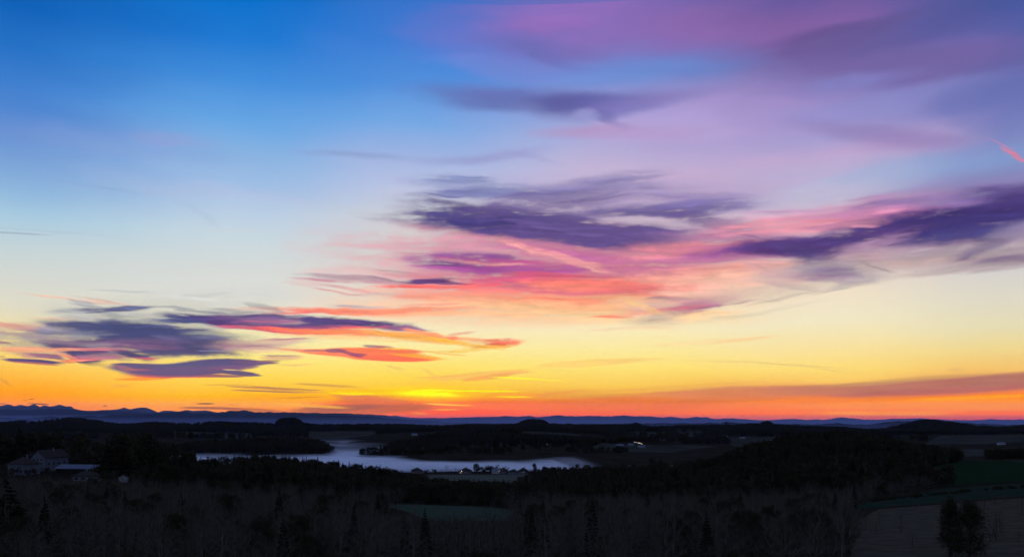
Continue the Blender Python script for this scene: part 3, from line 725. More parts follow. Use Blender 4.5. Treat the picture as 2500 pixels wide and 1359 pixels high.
# near ground, from the first row back past the viewpoint
near = [(100.0, None), (70, 20.0), (30, 11.0), (5, 3.2), (-60, 2.5), (-800, 8.0), (-3000, 60.0)]
nv = [verts]; base_i = len(verts); prev_idx = idx[0]; nf = []
for D, dz in near[1:]:
    t = (150.0-D)/150.0
    half = PX[0]*(1.0 + max(0.0, t)*0.0)
    xs = half if D > 0 else half*(1+abs(D)/120.0)
    zs = np.full(nX, CZ-dz)
    nv.append(np.stack([xs, np.full(nX, float(D)), zs], -1))
    cur = base_i + np.arange(nX); base_i += nX
    nf.append(np.stack([cur[:-1], cur[1:], prev_idx[1:], prev_idx[:-1]], -1)); prev_idx = cur
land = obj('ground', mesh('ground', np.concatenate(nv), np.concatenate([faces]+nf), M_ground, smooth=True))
tag(land, kind='structure')

def drape(name, pts, m, dz=0.3, kind='structure'):
    """a field laid on the land, parallel to it: pts = rows of (D, left X, right X)"""
    D0 = [p[0] for p in pts]
    rows = [i for i in range(len(DG)) if D0[0] <= DG[i] <= D0[-1]]
    V_ = []; F_ = []; at_ = {}
    def vid(i, j):
        if (i, j) not in at_:
            at_[(i, j)] = len(V_); V_.append((PX[i, j], DM[i, j], PZ[i, j]+(0.05 if DM[i, j] < 500 else dz)))
        return at_[(i, j)]
    for i in rows[:-1]:
        D = DG[i]
        xl = np.interp(D, D0, [p[1] for p in pts]) + 14*float(fbm(np.array(D/9.0), np.array(1.3), 3))
        xr = np.interp(D, D0, [p[2] for p in pts]) + 14*float(fbm(np.array(D/9.0), np.array(7.7), 3))
        for j in range(len(XG)-1):
            if XG[j] >= xl and XG[j+1] <= xr:
                F_.append((vid(i, j), vid(i, j+1), vid(i+1, j+1), vid(i+1, j)))
    o = obj(name, mesh(name, V_, F_, m, smooth=True)); tag(o, kind=kind)
    return o
drape('meadow', [(102, 2040, 3100), (152, 2080, 3100), (200, 2100, 3100), (260, 2090, 3000), (330, 2150, 2950)], M_meadow)
drape('field', [(335, 2110, 2900), (365, 2060, 2900), (400, 2200, 2900), (440, 2330, 2900)], M_green_dark)
drape('field', [(300, 1060, 1240), (325, 1020, 1310), (350, 1000, 1330), (375, 965, 1300), (400, 940, 1240), (425, 930, 1160)], M_green)
drape('field', [(1010, 1050, 1260), (1050, 1046, 1262), (1120, 1044, 1265), (1200, 1040, 1330)], M_stub)
drape('pasture', [(450, 2330, 2900), (600, 2250, 2900), (750, 2310, 2900), (850, 2300, 2900)], M_dgreen)
drape('field', [(1080, 1500, 1640), (1180, 1470, 1700)], M_dgreen)
drape('lawn', [(385, 620, 760), (410, 640, 745)], M_green)
drape('lawn', [(385, 330, 600), (430, 200, 560)], M_dgreen)
for q in ([(2000, 1430, 1640), (2420, 1470, 1760)], [(2350, 1790, 1960), (2900, 1760, 2010)], [(1450, 2360, 2560), (2000, 2240, 2500)], [(2300, 2250, 2600), (3000, 2300, 2600)], [(2750, 400, 590), (3350, 430, 640)], [(2500, 1280, 1400), (2900, 1260, 1420)], [(3000, 1500, 1700), (3600, 1540, 1800)], [(2900, 760, 900), (3500, 740, 960)]):  # pale patches added as painted haze, to set off the dark hill
    drape('pasture', q, M_hazed)
# lane climbing away on the right
rp = [(2380, 905), (2420, 880), (2460, 850), (2500, 820), (2560, 790), (2650, 760)]
rv = []; rf = []
for k in range(61):
    t = k/60*(len(rp)-1); i = min(int(t), len(rp)-2); u = t-i
    X = rp[i][0]*(1-u)+rp[i+1][0]*u; D = rp[i][1]*(1-u)+rp[i+1][1]*u
    for s in (-1, 1):
        p = at(X, D+s*2.6, 0.40); rv.append(tuple(p))
    if k: rf.append((2*k-2, 2*k-1, 2*k+1, 2*k))
tag(obj('lane', mesh('lane', rv, rf, M_stub, smooth=True)), kind='structure')

# ------------------------------------------------------------------ far ridges and mountains
def ridge(name, D, prof, depth, m, rough_px, seed, foot=1050, trees=0.0, step=2.0):
    """a long hill: crest profile (X, apparent height), two slopes, real depth"""
    rs = np.random.RandomState(seed)
    X = np.arange(prof[0][0], prof[-1][0]+step, step)
    y = np.interp(X, [p[0] for p in prof], [p[1] for p in prof])
    xm = (X-1250)/F*D
    y = y - 2*rough_px*fbm(X/22.0+seed*3.1, X*0+seed, 4, 0.6)
    if trees:
        lump = np.clip(fbm(X/14.0+seed*7.7, X*0+3.3, 3, 0.55)*2+0.15, 0, 1)
        y = y - trees*lump - trees*0.35*rs.rand(len(X))*(lump > 0.12)
    rows = []
    for t, drop in ((-1.0, 1.0), (-0.75, 0.78), (-0.5, 0.50), (-0.3, 0.28), (-0.15, 0.12), (-0.05, 0.03), (0, 0), (0.05, 0.03), (0.3, 0.3), (0.6, 0.65), (1.0, 1.0)):
        Dr = D + t*depth
        nz = fbm(xm/(D*0.012)+seed, xm*0+Dr/(D*0.02), 4)*0.25*min(1, drop*4)
        hc = CZ-(y-HY)/F*D
        hb = CZ-(foot-HY)/F*D
        z = hc + (hb-hc)*np.clip(drop+nz*(drop < 1), 0, 1)
        rows.append(np.stack([xm*(1+0*t), np.full(len(X), Dr) , z], -1))
    V_ = np.concatenate(rows); n = len(X); k = len(rows)
    ii = np.arange(n*k).reshape(k, n)
    fc = np.stack([ii[:-1, :-1], ii[:-1, 1:], ii[1:, 1:], ii[1:, :-1]], -1).reshape(-1, 4)
    o = obj(name, mesh(name, V_, fc, m, smooth=False)); tag(o, kind='structure')
    return o
ALP = [(-400,996),(-150,990),(-40,992),(0,990),(20,986),(35,991),(52,987),(70,990),(83,985),(97,993),(110,988),(120,992),(135,990),(145,987),(160,991),(172,990),(178,996),(195,1000),(215,1002),(255,1001),(290,997),(304,993),(318,998),(332,995),(345,994),(358,995),(372,1000),(386,1005),(400,1001),(420,1002),(440,1003),(455,1000),(470,1003),(485,1002),(500,1001),(515,1003),(530,1006),(560,1008),(640,1006),(660,1004),(680,1008),(760,1010),(940,1016),(965,1014),(1000,1018),(1060,1021),(1200,1026)]
ridge('mountains', 65000, ALP, 3500, M_rock, 1.4, 3, foot=1040, step=1.2)
MAIN = [(-700,1003),(-200,1001),(0,999),(70,1000),(150,997),(180,999),(210,1004),(250,1001),(300,1003),(370,1008),(430,1006),(470,1009),(550,1005),(560,1002),(600,1002),(625,1006),(700,1006),(745,1008),(820,1008),(900,1011),(945,1013),(965,1018),(1000,1021),(1060,1020),(1100,1020),(1150,1018),(1235,1016),(1250,1017),(1290,1015),(1315,1018),(1365,1013),(1385,1016),(1440,1015),(1490,1016),(1520,1014),(1555,1016),(1585,1015),(1620,1019),(1635,1016),(1670,1020),(1700,1017),(1725,1018),(1745,1023),(1790,1021),(1830,1024),(1860,1025),(1930,1022),(1960,1024),(2020,1024),(2050,1019),(2080,1020),(2110,1024),(2160,1023),(2250,1020),(2300,1024),(2370,1026),(2420,1023),(2500,1024),(2700,1022),(3200,1020)]
ridge('distant_hills', 45000, MAIN, 3500, M_hill, 0.9, 5, foot=1048, trees=1.6)
LEFTR = [(-700,1018),(-100,1019),(0,1020),(15,1019),(60,1021),(130,1016),(150,1019),(215,1014),(225,1014),(240,1016),(280,1011),(340,1010),(430,1008),(438,1005),(460,1006),(470,1009),(545,1010),(556,1003),(590,1003),(625,1007),(700,1008),(780,1012),(900,1016),(960,1022),(1100,1030),(1250,1034)]
ridge('wooded_ridge', 34000, LEFTR, 2500, M_hill, 0.7, 8, foot=1050, trees=1.8)
R2 = [(1180,1046),(1250,1036),(1400,1034),(1600,1033),(1760,1032),(1773,1028),(1785,1031),(1900,1034),(2000,1036),(2050,1032),(2060,1035),(2120,1037),(2160,1031),(2200,1028),(2260,1027),(2310,1030),(2380,1034),(2420,1034),(2450,1037),(2700,1036),(3300,1034)]
ridge('low_hills', 22000, R2, 2000, M_hill, 0.8, 12, foot=1052, trees=1.8)

# ------------------------------------------------------------------ valley fog: a shallow closed body of droplets lying in the valley
def vol_mat(name, col, dens, aniso=0.0):
    m = bpy.data.materials.new(name); m.use_nodes = True
    T = NT(m.node_tree)
    pv = T.n('ShaderNodeVolumePrincipled'); o = T.n('ShaderNodeOutputMaterial')
    pv.inputs['Color'].default_value = (*col, 1)
    pv.inputs['Density'].default_value = dens
    pv.inputs['Anisotropy'].default_value = aniso
    T.put(o.inputs['Volume'], pv.outputs[0])
    m.volume_intersection_method = 'ACCURATE' if hasattr(m, 'volume_intersection_method') else None
    return m
FOGZ = CZ-116.0
def fog_body(name, rows, dens, m, base=40.0, rise=None):
    """rows: (D, Xleft, Xright, top offset). Top is gently wavy and sinks to nothing at the rim."""
    nx = 120
    top = []; bot = []
    Ds = np.linspace(rows[0][0], rows[-1][0], 70)
    for D in Ds:
        xl = np.interp(D, [r[0] for r in rows], [r[1] for r in rows]); xr = np.interp(D, [r[0] for r in rows], [r[2] for r in rows])
        tz = np.interp(D, [r[0] for r in rows], [r[3] for r in rows])
        X = np.linspace(xl, xr, nx)
        e = np.minimum(np.arange(nx)/12.0, np.arange(nx)[::-1]/18.0)
        edge = np.clip(e, 0, 1)*np.clip(min(D-Ds[0], Ds[-1]-D)/(0.10*(Ds[-1]-Ds[0])), 0, 1)
        xm = (X-1250)/F*D
        z = FOGZ + tz + 14.0*fbm(xm/150.0, xm*0+D/70.0, 4, 0.5)
        zb = np.full(nx, FOGZ-base)
        top.append(np.stack([xm, np.full(nx, D), zb+0.5+(z-zb-0.5)*edge], -1)); bot.append(np.stack([xm, np.full(nx, D), zb], -1))
    k = len(Ds); n = nx*k
    V_ = np.concatenate(top+bot)
    ii = np.arange(n).reshape(k, nx); fc = []
    fc.append(np.stack([ii[:-1, :-1], ii[:-1, 1:], ii[1:, 1:], ii[1:, :-1]], -1).reshape(-1, 4))
    jj = ii+n
    fc.append(np.stack([jj[1:, :-1], jj[1:, 1:], jj[:-1, 1:], jj[:-1, :-1]], -1).reshape(-1, 4))
    for a, b in ((ii[0], jj[0]), (ii[-1][::-1], jj[-1][::-1]), (ii[:, 0][::-1], jj[:, 0][::-1]), (ii[:, -1], jj[:, -1])):
        fc.append(np.stack([a[:-1], b[:-1], b[1:], a[1:]], -1))
    o = obj(name, mesh(name, V_, np.concatenate(fc), m, smooth=True)); tag(o, 'pale blue evening fog lying in the river valley' if name == 'fog' else 'thin mist around the valley fog', 'fog' if name == 'fog' else 'mist', kind='stuff')
    return o
M_fog = vol_mat('fog', (0.965, 0.982, 1.0), 0.020, 0.0)
M_thin = vol_mat('thin_fog', (0.95, 0.975, 1.0), 0.0042, 0.0)
M_veil = vol_mat('fog_veil', (0.80, 0.90, 1.0), 0.0011, 0.1)
CORE = [(1395, 240, 1560, 0), (1500, 240, 1570, 3), (1700, 260, 1540, 2), (1820, 300, 1420, 1), (1890, 700, 1150, -1), (2250, 760, 960, -4)]
fog_body('fog', CORE, 1, M_fog)
fog_body('fog', [(2400, 680, 950, -6), (2600, 680, 915, -4), (2850, 680, 905, -4), (3000, 700, 900, -6)], 1, M_fog)
fog_body('mist', [(1396, 240, 1620, 2), (1500, 240, 1640, 5), (1700, 260, 1600, 5), (1850, 300, 1400, 5), (2000, 600, 1250, 2), (2300, 660, 1080, 0)], 1, M_thin)
fog_body('mist', [(2330, 560, 1000, -3), (2600, 560, 970, 0), (2850, 560, 960, 0), (3100, 600, 950, -4)], 1, M_thin)
fog_body('mist', [(1397, 300, 1620, 0), (1600, 300, 1640, 4), (1900, 340, 1560, 5), (2400, 380, 1400, 5), (3100, 420, 1200, 2)], 1, M_veil)

# ------------------------------------------------------------------ the air between here and the mountains
def box(name, x0, x1, y0, y1, z0, z1, m, kind):
    v = [(x, y, z) for z in (z0, z1) for y in (y0, y1) for x in (x0, x1)]
    f = [(0, 2, 3, 1), (4, 5, 7, 6), (0, 1, 5, 4), (2, 6, 7, 3), (0, 4, 6, 2), (1, 3, 7, 5)]
    o = obj(name, mesh(name, v, f, m)); tag(o, kind=kind)
    return o
M_haze = vol_mat('haze', (0.37, 0.49, 0.88), HAZE_K, 0.1)
box('haze', -120000, 120000, -3200, HAZE_D, float(CZ-(1054-HY)/F*62000-300), CZ+HAZE_TOP, M_haze, 'stuff')
M_far = vol_mat('far_mist', (0.42, 0.54, 1.0), 2.8e-5, 0.1)
box('mist', -90000, 90000, 8000, 47600, float(CZ-(1053-HY)/F*62000-250), CZ-430.0, M_far, 'stuff')

# ------------------------------------------------------------------ tree builders (unit height 1, base at the origin)
def prism(V_, F_, p, q, r0, r1, k=3):
    p = np.array(p, float); q = np.array(q, float); d = q-p
    L = np.linalg.norm(d)
    if L < 1e-6: return
    d /= L
    a = np.cross(d, (0, 0, 1.0) if abs(d[2]) < 0.9 else (1.0, 0, 0)); a /= np.linalg.norm(a); b = np.cross(d, a)
    n = len(V_)
    for c, r in ((p, r0), (q, r1)):
        for i in range(k):
            t = 2*math.pi*i/k
            V_.append(tuple(c + (a*math.cos(t)+b*math.sin(t))*r))
    for i in range(k):
        j = (i+1) % k
        F_.append((n+i, n+j, n+k+j, n+k+i))

def limbs(rs, levels=5, height=1.0, spread=0.55, trunk_r=0.017, first=0.25, kids=(2, 3), up=0.25):
    """a forked, tapering skeleton; returns verts, faces of trunk, of branches and the twig ends"""
    TV, TF, BV, BF, tips = [], [], [], [], []
    p = np.array((0, 0, 0.0)); r = trunk_r
    n = 9; pts = [p]
    for i in range(n):
        t = (i+1)/n
        pts.append(np.array((rs.randn()*0.008*t*n*0.3, rs.randn()*0.008*t*n*0.3, height*0.92*t)))
    for i in range(n):
        prism(TV, TF, pts[i], pts[i+1], r*(1-i/n)**0.8+0.0015, r*(1-(i+1)/n)**0.8+0.0012, 6)
    def grow(p, d, L, r, lv):
        d = d/np.linalg.norm(d)
        mid = p + d*L*0.5 + rs.randn(3)*L*0.05
        d2 = d + np.array((0, 0, up*0.5)) + rs.randn(3)*0.12
        q = mid + d2/np.linalg.norm(d2)*L*0.5
        prism(BV, BF, p, mid, r, r*0.8); prism(BV, BF, mid, q, r*0.8, r*0.6)
        if lv <= 0:
            tips.append(q); return
        for _ in range(rs.randint(kids[0], kids[1]+1)):
            nd = d2/np.linalg.norm(d2) + rs.randn(3)*spread + np.array((0, 0, up*0.3))
            grow(q, nd, L*rs.uniform(0.55, 0.8), r*0.6, lv-1)
        nd = d + rs.randn(3)*spread
        grow(mid, nd, L*0.55, r*0.5, lv-1 if lv < 3 else lv-2)
    nb = 13
    for i in range(nb):
        t = first + (1-first)*0.93*i/nb
        k = min(int(t*n), n-1); u = t*n-k
        b = pts[k]*(1-u)+pts[k+1]*u
        ang = i*2.4 + rs.rand()
        lift = 0.35+0.6*t
        d = np.array((math.cos(ang), math.sin(ang), lift))
        grow(b, d, 0.17*(1.15-t)*rs.uniform(0.8, 1.25)*height+0.03, trunk_r*0.42*(1.05-t)+0.0014, levels-2 if t < 0.75 else levels-3)
    return TV, TF, BV, BF, tips

def leaf_cards(rs, centres, n_per, size, jitter, V_, F_):
    for c in centres:
        for _ in range(n_per):
            p = np.array(c) + rs.randn(3)*jitter
            a = rs.randn(3); a /= np.linalg.norm(a); b = np.cross(a, rs.randn(3)); b /= np.linalg.norm(b)+1e-9
            s = size*rs.uniform(0.6, 1.4)
            n = len(V_)
            V_ += [tuple(p-a*s*0.5), tuple(p+b*s*0.32), tuple(p+a*s*0.5), tuple(p-b*s*0.32)]
            F_.append((n, n+1, n+2, n+3))

def conifer_parts(seed, tiers=17, blades=11, width=0.17, first=0.10):
    rs = np.random.RandomState(seed)
    TV, TF, CV, CF = [], [], [], []
    for i in range(6):
        prism(TV, TF, (0, 0, i/6*0.97), (0, 0, (i+1)/6*0.97), 0.016*(1-i/6)+0.002, 0.016*(1-(i+1)/6)+0.0015, 6)
    for t in range(tiers):
        u = t/(tiers-1)
        z = first+(0.985-first)*u**0.92
        R = width*(1-u)**0.85*rs.uniform(0.85, 1.15)+0.012
        for k in range(blades if u < 0.8 else 7):
            a = 2*math.pi*(k+rs.rand()*0.8)/blades + t
            r = R*rs.uniform(0.6, 1.22)
            dz = -r*rs.uniform(0.15, 0.5)
            ca, sa = math.cos(a), math.sin(a)
            w = r*rs.uniform(0.18, 0.3)+0.004
            n = len(CV)
            z0 = z+rs.uniform(-0.012, 0.012)
            CV += [(0, 0, z0), (ca*r*0.45-sa*w, sa*r*0.45+ca*w, z0+dz*0.3), (ca*r*0.55, sa*r*0.55, z0+dz*0.25+0.006), (ca*r*0.45+sa*w, sa*r*0.45-ca*w, z0+dz*0.3), (ca*r, sa*r, z0+dz),
                   (ca*r*0.6, sa*r*0.6, z0+dz*0.6-0.022)]
            CF += [(n, n+1, n+2), (n, n+2, n+3), (n+1, n+4, n+2), (n+2, n+4, n+3), (n+1, n+5, n+4), (n+3, n+4, n+5)]
    return (TV, TF), (CV, CF)

def leafy_parts(seed, n_leaf=22, size=0.024, jit=0.030, levels=5, **kw):
    rs = np.random.RandomState(seed)
    TV, TF, BV, BF, tips = limbs(rs, levels=levels, **kw)
    nb = len(BV)
    CV, CF = list(BV), list(BF)
    leaf_cards(rs, tips, n_leaf, size, jit, CV, CF)
    mi = [0]*len(BF) + [1]*(len(CF)-len(BF))
    return (TV, TF), (CV, CF, mi)
def bare_parts(seed, levels=5, **kw):
    rs = np.random.RandomState(seed)
    TV, TF, BV, BF, tips = limbs(rs, levels=levels, **kw)
    return (TV, TF), (BV, BF)
def dome_parts(seed, n=900, size=0.075, squash=1.0, holes=0.15):
    """broad full crown of leaf clumps for trees a long way off"""
    rs = np.random.RandomState(seed)
    TV, TF, CV, CF = [], [], [], []
    prism(TV, TF, (0, 0, 0), (0.01, 0, 0.35), 0.022, 0.015, 6); prism(TV, TF, (0.01, 0, 0.35), (0, 0.01, 0.7), 0.015, 0.006, 6)
    cs = []
    for i in range(16):
        a = rs.rand()*6.28; h = rs.uniform(0.22, 0.86); r = 0.30*math.sqrt(max(0.05, 1-((h-0.52)/0.45)**2))*rs.uniform(0.4, 1.0)*squash
        cs.append((math.cos(a)*r, math.sin(a)*r, h, rs.uniform(0.10, 0.17)))
        prism(TV, TF, (0, 0, h*0.6), cs[-1][:3], 0.006, 0.002, 3)
    for i in range(n):
        c = cs[rs.randint(len(cs))]
        d = rs.randn(3); d /= np.linalg.norm(d)
        p = np.array(c[:3])+d*c[3]*rs.uniform(0.6, 1.1)
        leaf_cards(rs, [p], 1, size, 0.004, CV, CF)
    return (TV, TF), (CV, CF)

def ovate_parts(seed, n=9500, size=0.019, wid=0.19):
    """a dense, upright, pointed crown built of small leaves on short twigs"""
    rs = np.random.RandomState(seed)
    TV, TF, CV, CF = [], [], [], []
    for i in range(8):
        prism(TV, TF, (0, 0, i/8*0.95), (0, 0, (i+1)/8*0.95), 0.017*(1-i/8)+0.002, 0.017*(1-(i+1)/8)+0.0015, 6)
    cl = []
    for i in range(150):
        z = rs.uniform(0.06, 0.97)**0.9
        R = wid*min(1.0, (z-0.02)/0.22)**0.5*(1-max(0, (z-0.35)/0.65)**1.5)**0.9+0.012
        a = rs.rand()*6.28; r = R*rs.uniform(0.35, 1.12)
        q = (math.cos(a)*r, math.sin(a)*r, z+r*0.25)
        prism(CV, CF, (0, 0, max(0.03, z-0.08)), q, 0.0035, 0.001, 3)
        cl.append((q, 0.022+0.03*rs.rand()))
    nb = len(CF)
    for i in range(n):
        q, s_ = cl[rs.randint(len(cl))]
        leaf_cards(rs, [np.array(q)+rs.randn(3)*s_*np.array((0.8, 0.8, 1.1))], 1, size, 0.002, CV, CF)
    return (TV, TF), (CV, CF, [0]*nb+[1]*(len(CF)-nb))

# ------------------------------------------------------------------ tree kinds
KIND = {}
def kind(name, parts, tm, cm):
    (tv, tf), cp = parts
    t = mesh(name+'_trunk', tv, tf, tm)
    c = mesh(name+'_crown', cp[0], cp[1], cm, midx=cp[2] if len(cp) > 2 else None)
    KIND[name] = (t, c)
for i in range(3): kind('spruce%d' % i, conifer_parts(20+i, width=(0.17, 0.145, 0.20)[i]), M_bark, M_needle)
for i in range(2): kind('leafy%d' % i, leafy_parts(40+i, n_leaf=34, size=0.02, jit=0.024, spread=0.5, first=0.06), M_bark, [M_bark, M_leaf])
for i in range(2): kind('ovate%d' % i, ovate_parts(140+i, wid=(0.17, 0.215)[i]), M_bark, [M_bark, M_leaf])
for i in range(3): kind('bare%d' % i, bare_parts(60+i, spread=(0.45, 0.6, 0.5)[i], first=(0.22, 0.15, 0.1)[i]), M_bark, M_twig)
kind('birch', bare_parts(80, spread=0.35, first=0.3, up=0.45), M_birch, M_twig)
for i in range(3): kind('broad%d' % i, dome_parts(90+i, squash=(1, 1.2, 0.85)[i]), M_bark, M_leaf)
kind('bush', dome_parts(99, n=420, size=0.11, squash=1.7), M_bark, M_leaf)

def tree(kname, X, D, h, name, label, cat='tree', group=None, rz=None, fat=1.0, sink=0.2):
    t, c = KIND[kname]
    root = bpy.data.objects.new(name, None); link(root)
    root.location = at(X, D, -sink)
    root.rotation_euler[2] = rnd.uniform(0, 6.28) if rz is None else rz
    root.scale = (h*fat, h*fat, h)
    root.empty_display_size = 0.2
    tag(root, label, cat, group)
    obj('trunk', t, root); obj('crown', c, root)
    return root
def top_h(X, D, Ytop):
    return max(2.0, (yof(X, D)-Ytop)/F*D)
def tree_to(kname, X, D, Ytop, *a, **k):
    return tree(kname, X, D, top_h(X, D, Ytop), *a, **k)

# foreground, lower right: two bushy trees side by side and their neighbours
tree_to('ovate0', 2320, 143, 1214, 'broadleaf_tree', 'slender dark leafy tree, taller left one of the pair on the pale meadow', fat=1.05)
tree_to('ovate1', 2368, 140, 1220, 'broadleaf_tree', 'wide bushy dark tree, right one of the pair on the pale meadow', fat=1.35)
tree_to('bare2', 2432, 172, 1232, 'bare_tree', 'thin open young tree just right of the bushy pair on the meadow', fat=.8)
tree_to('bare0', 2486, 165, 1290, 'bare_tree', 'small bare tree at the right edge of the pale meadow')
tree_to('bare1', 2200, 205, 1242, 'bare_tree', 'faint bare tree on the meadow left of the bushy pair', fat=.9)
tree_to('bare2', 2140, 200, 1262, 'bare_tree', 'twiggy bare tree in a hollow at the meadow edge')
tree_to('ovate0', 2066, 170, 1240, 'broadleaf_tree', 'dark narrow tree where the wood meets the meadow', fat=.8)
tree_to('ovate1', 1935, 165, 1252, 'broadleaf_tree', 'large dark round tree in the wood near the bottom right', fat=1.25)
tree_to('spruce1', 1985, 230, 1222, 'spruce_tree', 'narrow spruce rising behind the round tree in the wood')
tree_to('birch', 1862, 190, 1250, 'birch_tree', 'tall thin birch left of the large round tree')
# bottom centre and left
tree_to('spruce0', 1132, 175, 1283, 'spruce_tree', 'dark pointed spruce at the bottom just below the green clearing')
tree_to('spruce2', 1088, 180, 1308, 'spruce_tree', 'shorter spruce left of the pointed one below the green clearing')
tree_to('spruce1', 1205, 185, 1304, 'spruce_tree', 'slim spruce right of the pointed one below the green clearing')
tree_to('spruce0', 682, 215, 1190, 'spruce_tree', 'tallest dark spruce, standing alone left of the centre bottom', fat=1.15)
tree_to('ovate1', 660, 180, 1250, 'broadleaf_tree', 'bushy dark tree at the foot of the tallest spruce', fat=.9)
tree_to('leafy0', 548, 235, 1196, 'broadleaf_tree', 'dark tall tree between the tallest spruce and the farm', fat=.8)
tree_to('bare1', 792, 185, 1262, 'bare_tree', 'dark bare tree right of the tallest spruce', fat=.9)
tree_to('birch', 915, 170, 1262, 'birch_tree', 'pale thin birch between the tallest spruce and the green clearing')
tree_to('spruce2', 18, 150, 1172, 'spruce_tree', 'huge dark spruce cut by the left edge', fat=2.0)
tree_to('spruce0', 44, 158, 1215, 'spruce_tree', 'second dark spruce close behind the huge one at the left edge', fat=1.7)
tree_to('ovate1', 66, 150, 1255, 'broadleaf_tree', 'dark leafy tree tight against the huge spruce at the left edge', fat=1.1)
tree_to('ovate1', 142, 160, 1272, 'broadleaf_tree', 'round dark tree on the slope right of the huge spruce', fat=.9)
tree_to('bare0', 232, 180, 1262, 'bare_tree', 'open bare tree on the slope below the farmhouses', fat=.9)
tree_to('spruce1', 372, 200, 1280, 'spruce_tree', 'small spruce on the slope below the tall grove')

# the grove right of the farm, against the evening valley
for i, (X, Y, k, fat) in enumerate([(262,1064,'spruce0',1.2),(284,1054,'broad0',1),(303,1050,'spruce2',1.3),(326,1042,'broad1',1.05),(345,1050,'broad0',1.0),(360,1066,'spruce0',1.2),(379,1070,'spruce1',1.3),(398,1072,'broad2',1),(412,1076,'broad0',.9),(432,1084,'spruce2',1.2),(447,1096,'spruce0',1.1),(464,1100,'broad2',.9)]):
    tree_to(k, X, 470+(i % 4)*14, Y, 'spruce_tree' if k[0] == 's' else 'broadleaf_tree',
            'tall dark conifer in the dense grove right of the farmhouses' if k[0] == 's' else 'tall dark round-headed tree in the dense grove right of the farmhouses', group='trees of the grove by the farm', fat=fat)
for i, (X, Y, k, fat) in enumerate([(-12,1062,'broad0',1.1),(8,1056,'broad2',1),(27,1048,'broad1',1),(47,1040,'spruce2',1.3),(66,1052,'broad0',1),(86,1050,'broad0',.9),(104,1058,'spruce0',1.2),(122,1050,'broad2',1),(139,1052,'broad1',.8),(160,1068,'bare1',1),(182,1062,'broad0',.9),(204,1060,'broad2',1),(224,1062,'broad1',.8),(244,1078,'spruce0',1.1)]):
    tree_to(k, X, 530+(i % 3)*18, Y, 'spruce_tree' if k[0] == 's' else 'broadleaf_tree' if k[:2] == 'br' else 'bare_tree',
            {'s': 'dark conifer in the row behind the farmhouses', 'b': 'dark rounded tree in the row behind the farmhouses'}[k[0]] if k != 'bare1' else 'bare tree in the gap of the row behind the farmhouses', group='trees behind the farmhouses' if k != 'bare1' else None, fat=fat)
# shrubs and small trees round the houses
for X, D, Y, k in [(34,470,1136,'bush'),(78,470,1140,'bush'),(112,500,1138,'bush'),(88,455,1158,'bush'),(104,460,1156,'bush'),(160,500,1134,'bush'),(172,480,1146,'bush'),(248,470,1126,'bush'),(262,455,1142,'bush'),(330,450,1150,'bush'),(12,450,1150,'bush'),(280,440,1164,'bush'),(328,450,1162,'bush')]:
    tree_to(k, X, D, Y, 'bush', 'low dark bush beside the farmhouses', 'bush', group='bushes round the farm', fat=1.3)
# spruces whose tips stand against the fog, along the wooded ridge left of centre
rr = random.Random(3)
ridge_tops = [(572,1116),(584,1110),(598,1111),(612,1115),(622,1109),(632,1112),(640,1110),(650,1109),(662,1111),(674,1110),(688,1113),(702,1112),(716,1114),(728,1117),(742,1116),(756,1120),(768,1119),(782,1121),(796,1124),(810,1120),(824,1118),(836,1127),(850,1124),(862,1130),(876,1128),(888,1129),(900,1131),(914,1133),(930,1131),(944,1138),(958,1143),(972,1146),(986,1150),(1004,1152),(1020,1156),(1036,1162)]
for i, (X, Y) in enumerate(ridge_tops):
    k = ('spruce0', 'spruce1', 'spruce2')[i % 3] if X < 860 else ('broad0', 'spruce2', 'broad2')[i % 3]
    tree_to(k, X+rr.uniform(-4, 4), 770+rr.uniform(-18, 25), Y+rr.uniform(-2, 2), 'spruce_tree' if k[0] == 's' else 'broadleaf_tree',
            'spruce on the wooded ridge with its tip against the valley fog' if k[0] == 's' else 'round tree on the wooded ridge against the valley fog', group='trees on the ridge before the fog', fat=1.2)
# pale ghost trees inside the fog, left
for X, D, Y, k in [(482,1560,1122,'bush'),(494,1570,1118,'broad2'),(508,1560,1120,'bush'),(533,1600,1110,'spruce0'),(548,1590,1112,'broad0'),(557,1610,1116,'broad2'),(568,1600,1118,'bush'),(520,1590,1122,'bush')]:
    tree_to(k, X, D, Y, 'misty_tree', 'pale tree half drowned in the fog left of the wooded ridge', group='trees standing in the fog', fat=1.3)
# village trees
VT = [(1060,1142,'bush',1250,1.2),(1078,1140,'bare1',1260,1),(1091,1131,'bare0',1250,1.1),(1101,1139,'bare2',1255,1),(1112,1136,'bare0',1260,1.2),(1121,1138,'bare1',1265,1.2),
 (1164,1129,'broad0',1230,1),(1176,1135,'bush',1235,1.5),(1190,1134,'bush',1240,1.5),(1204,1133,'bush',1245,1.6),(1224,1136,'bush',1230,1.3),(1234,1139,'bush',1225,1.2),
 (1040,1144,'bush',1240,1.4),(1304,1128,'broad2',1240,.9),(1312,1140,'bush',1215,1.4),(1296,1144,'bush',1210,1.4),(1330,1136,'broad0',1220,1),(1340,1140,'bush',1210,1.1),(1352,1139,'bush',1245,1),(1365,1133,'broad1',1240,.9),(1380,1142,'bush',1230,1.3),(1398,1137,'broad0',1220,1),
 (1416,1126,'broad1',1200,1.1),(1432,1132,'broad0',1190,1.1),(1445,1138,'broad2',1200,1),(1462,1136,'bush',1230,1.2),(1490,1130,'bush',1260,1.5),(1520,1128,'bush',1260,1.6),(1548,1130,'broad2',1240,.9),(1575,1128,'bush',1250,1.3),(1625,1130,'bush',1260,1.5),(1660,1130,'bush',1240,1.5),(1682,1122,'broad0',1150,1),(1710,1112,'broad2',1100,1)]
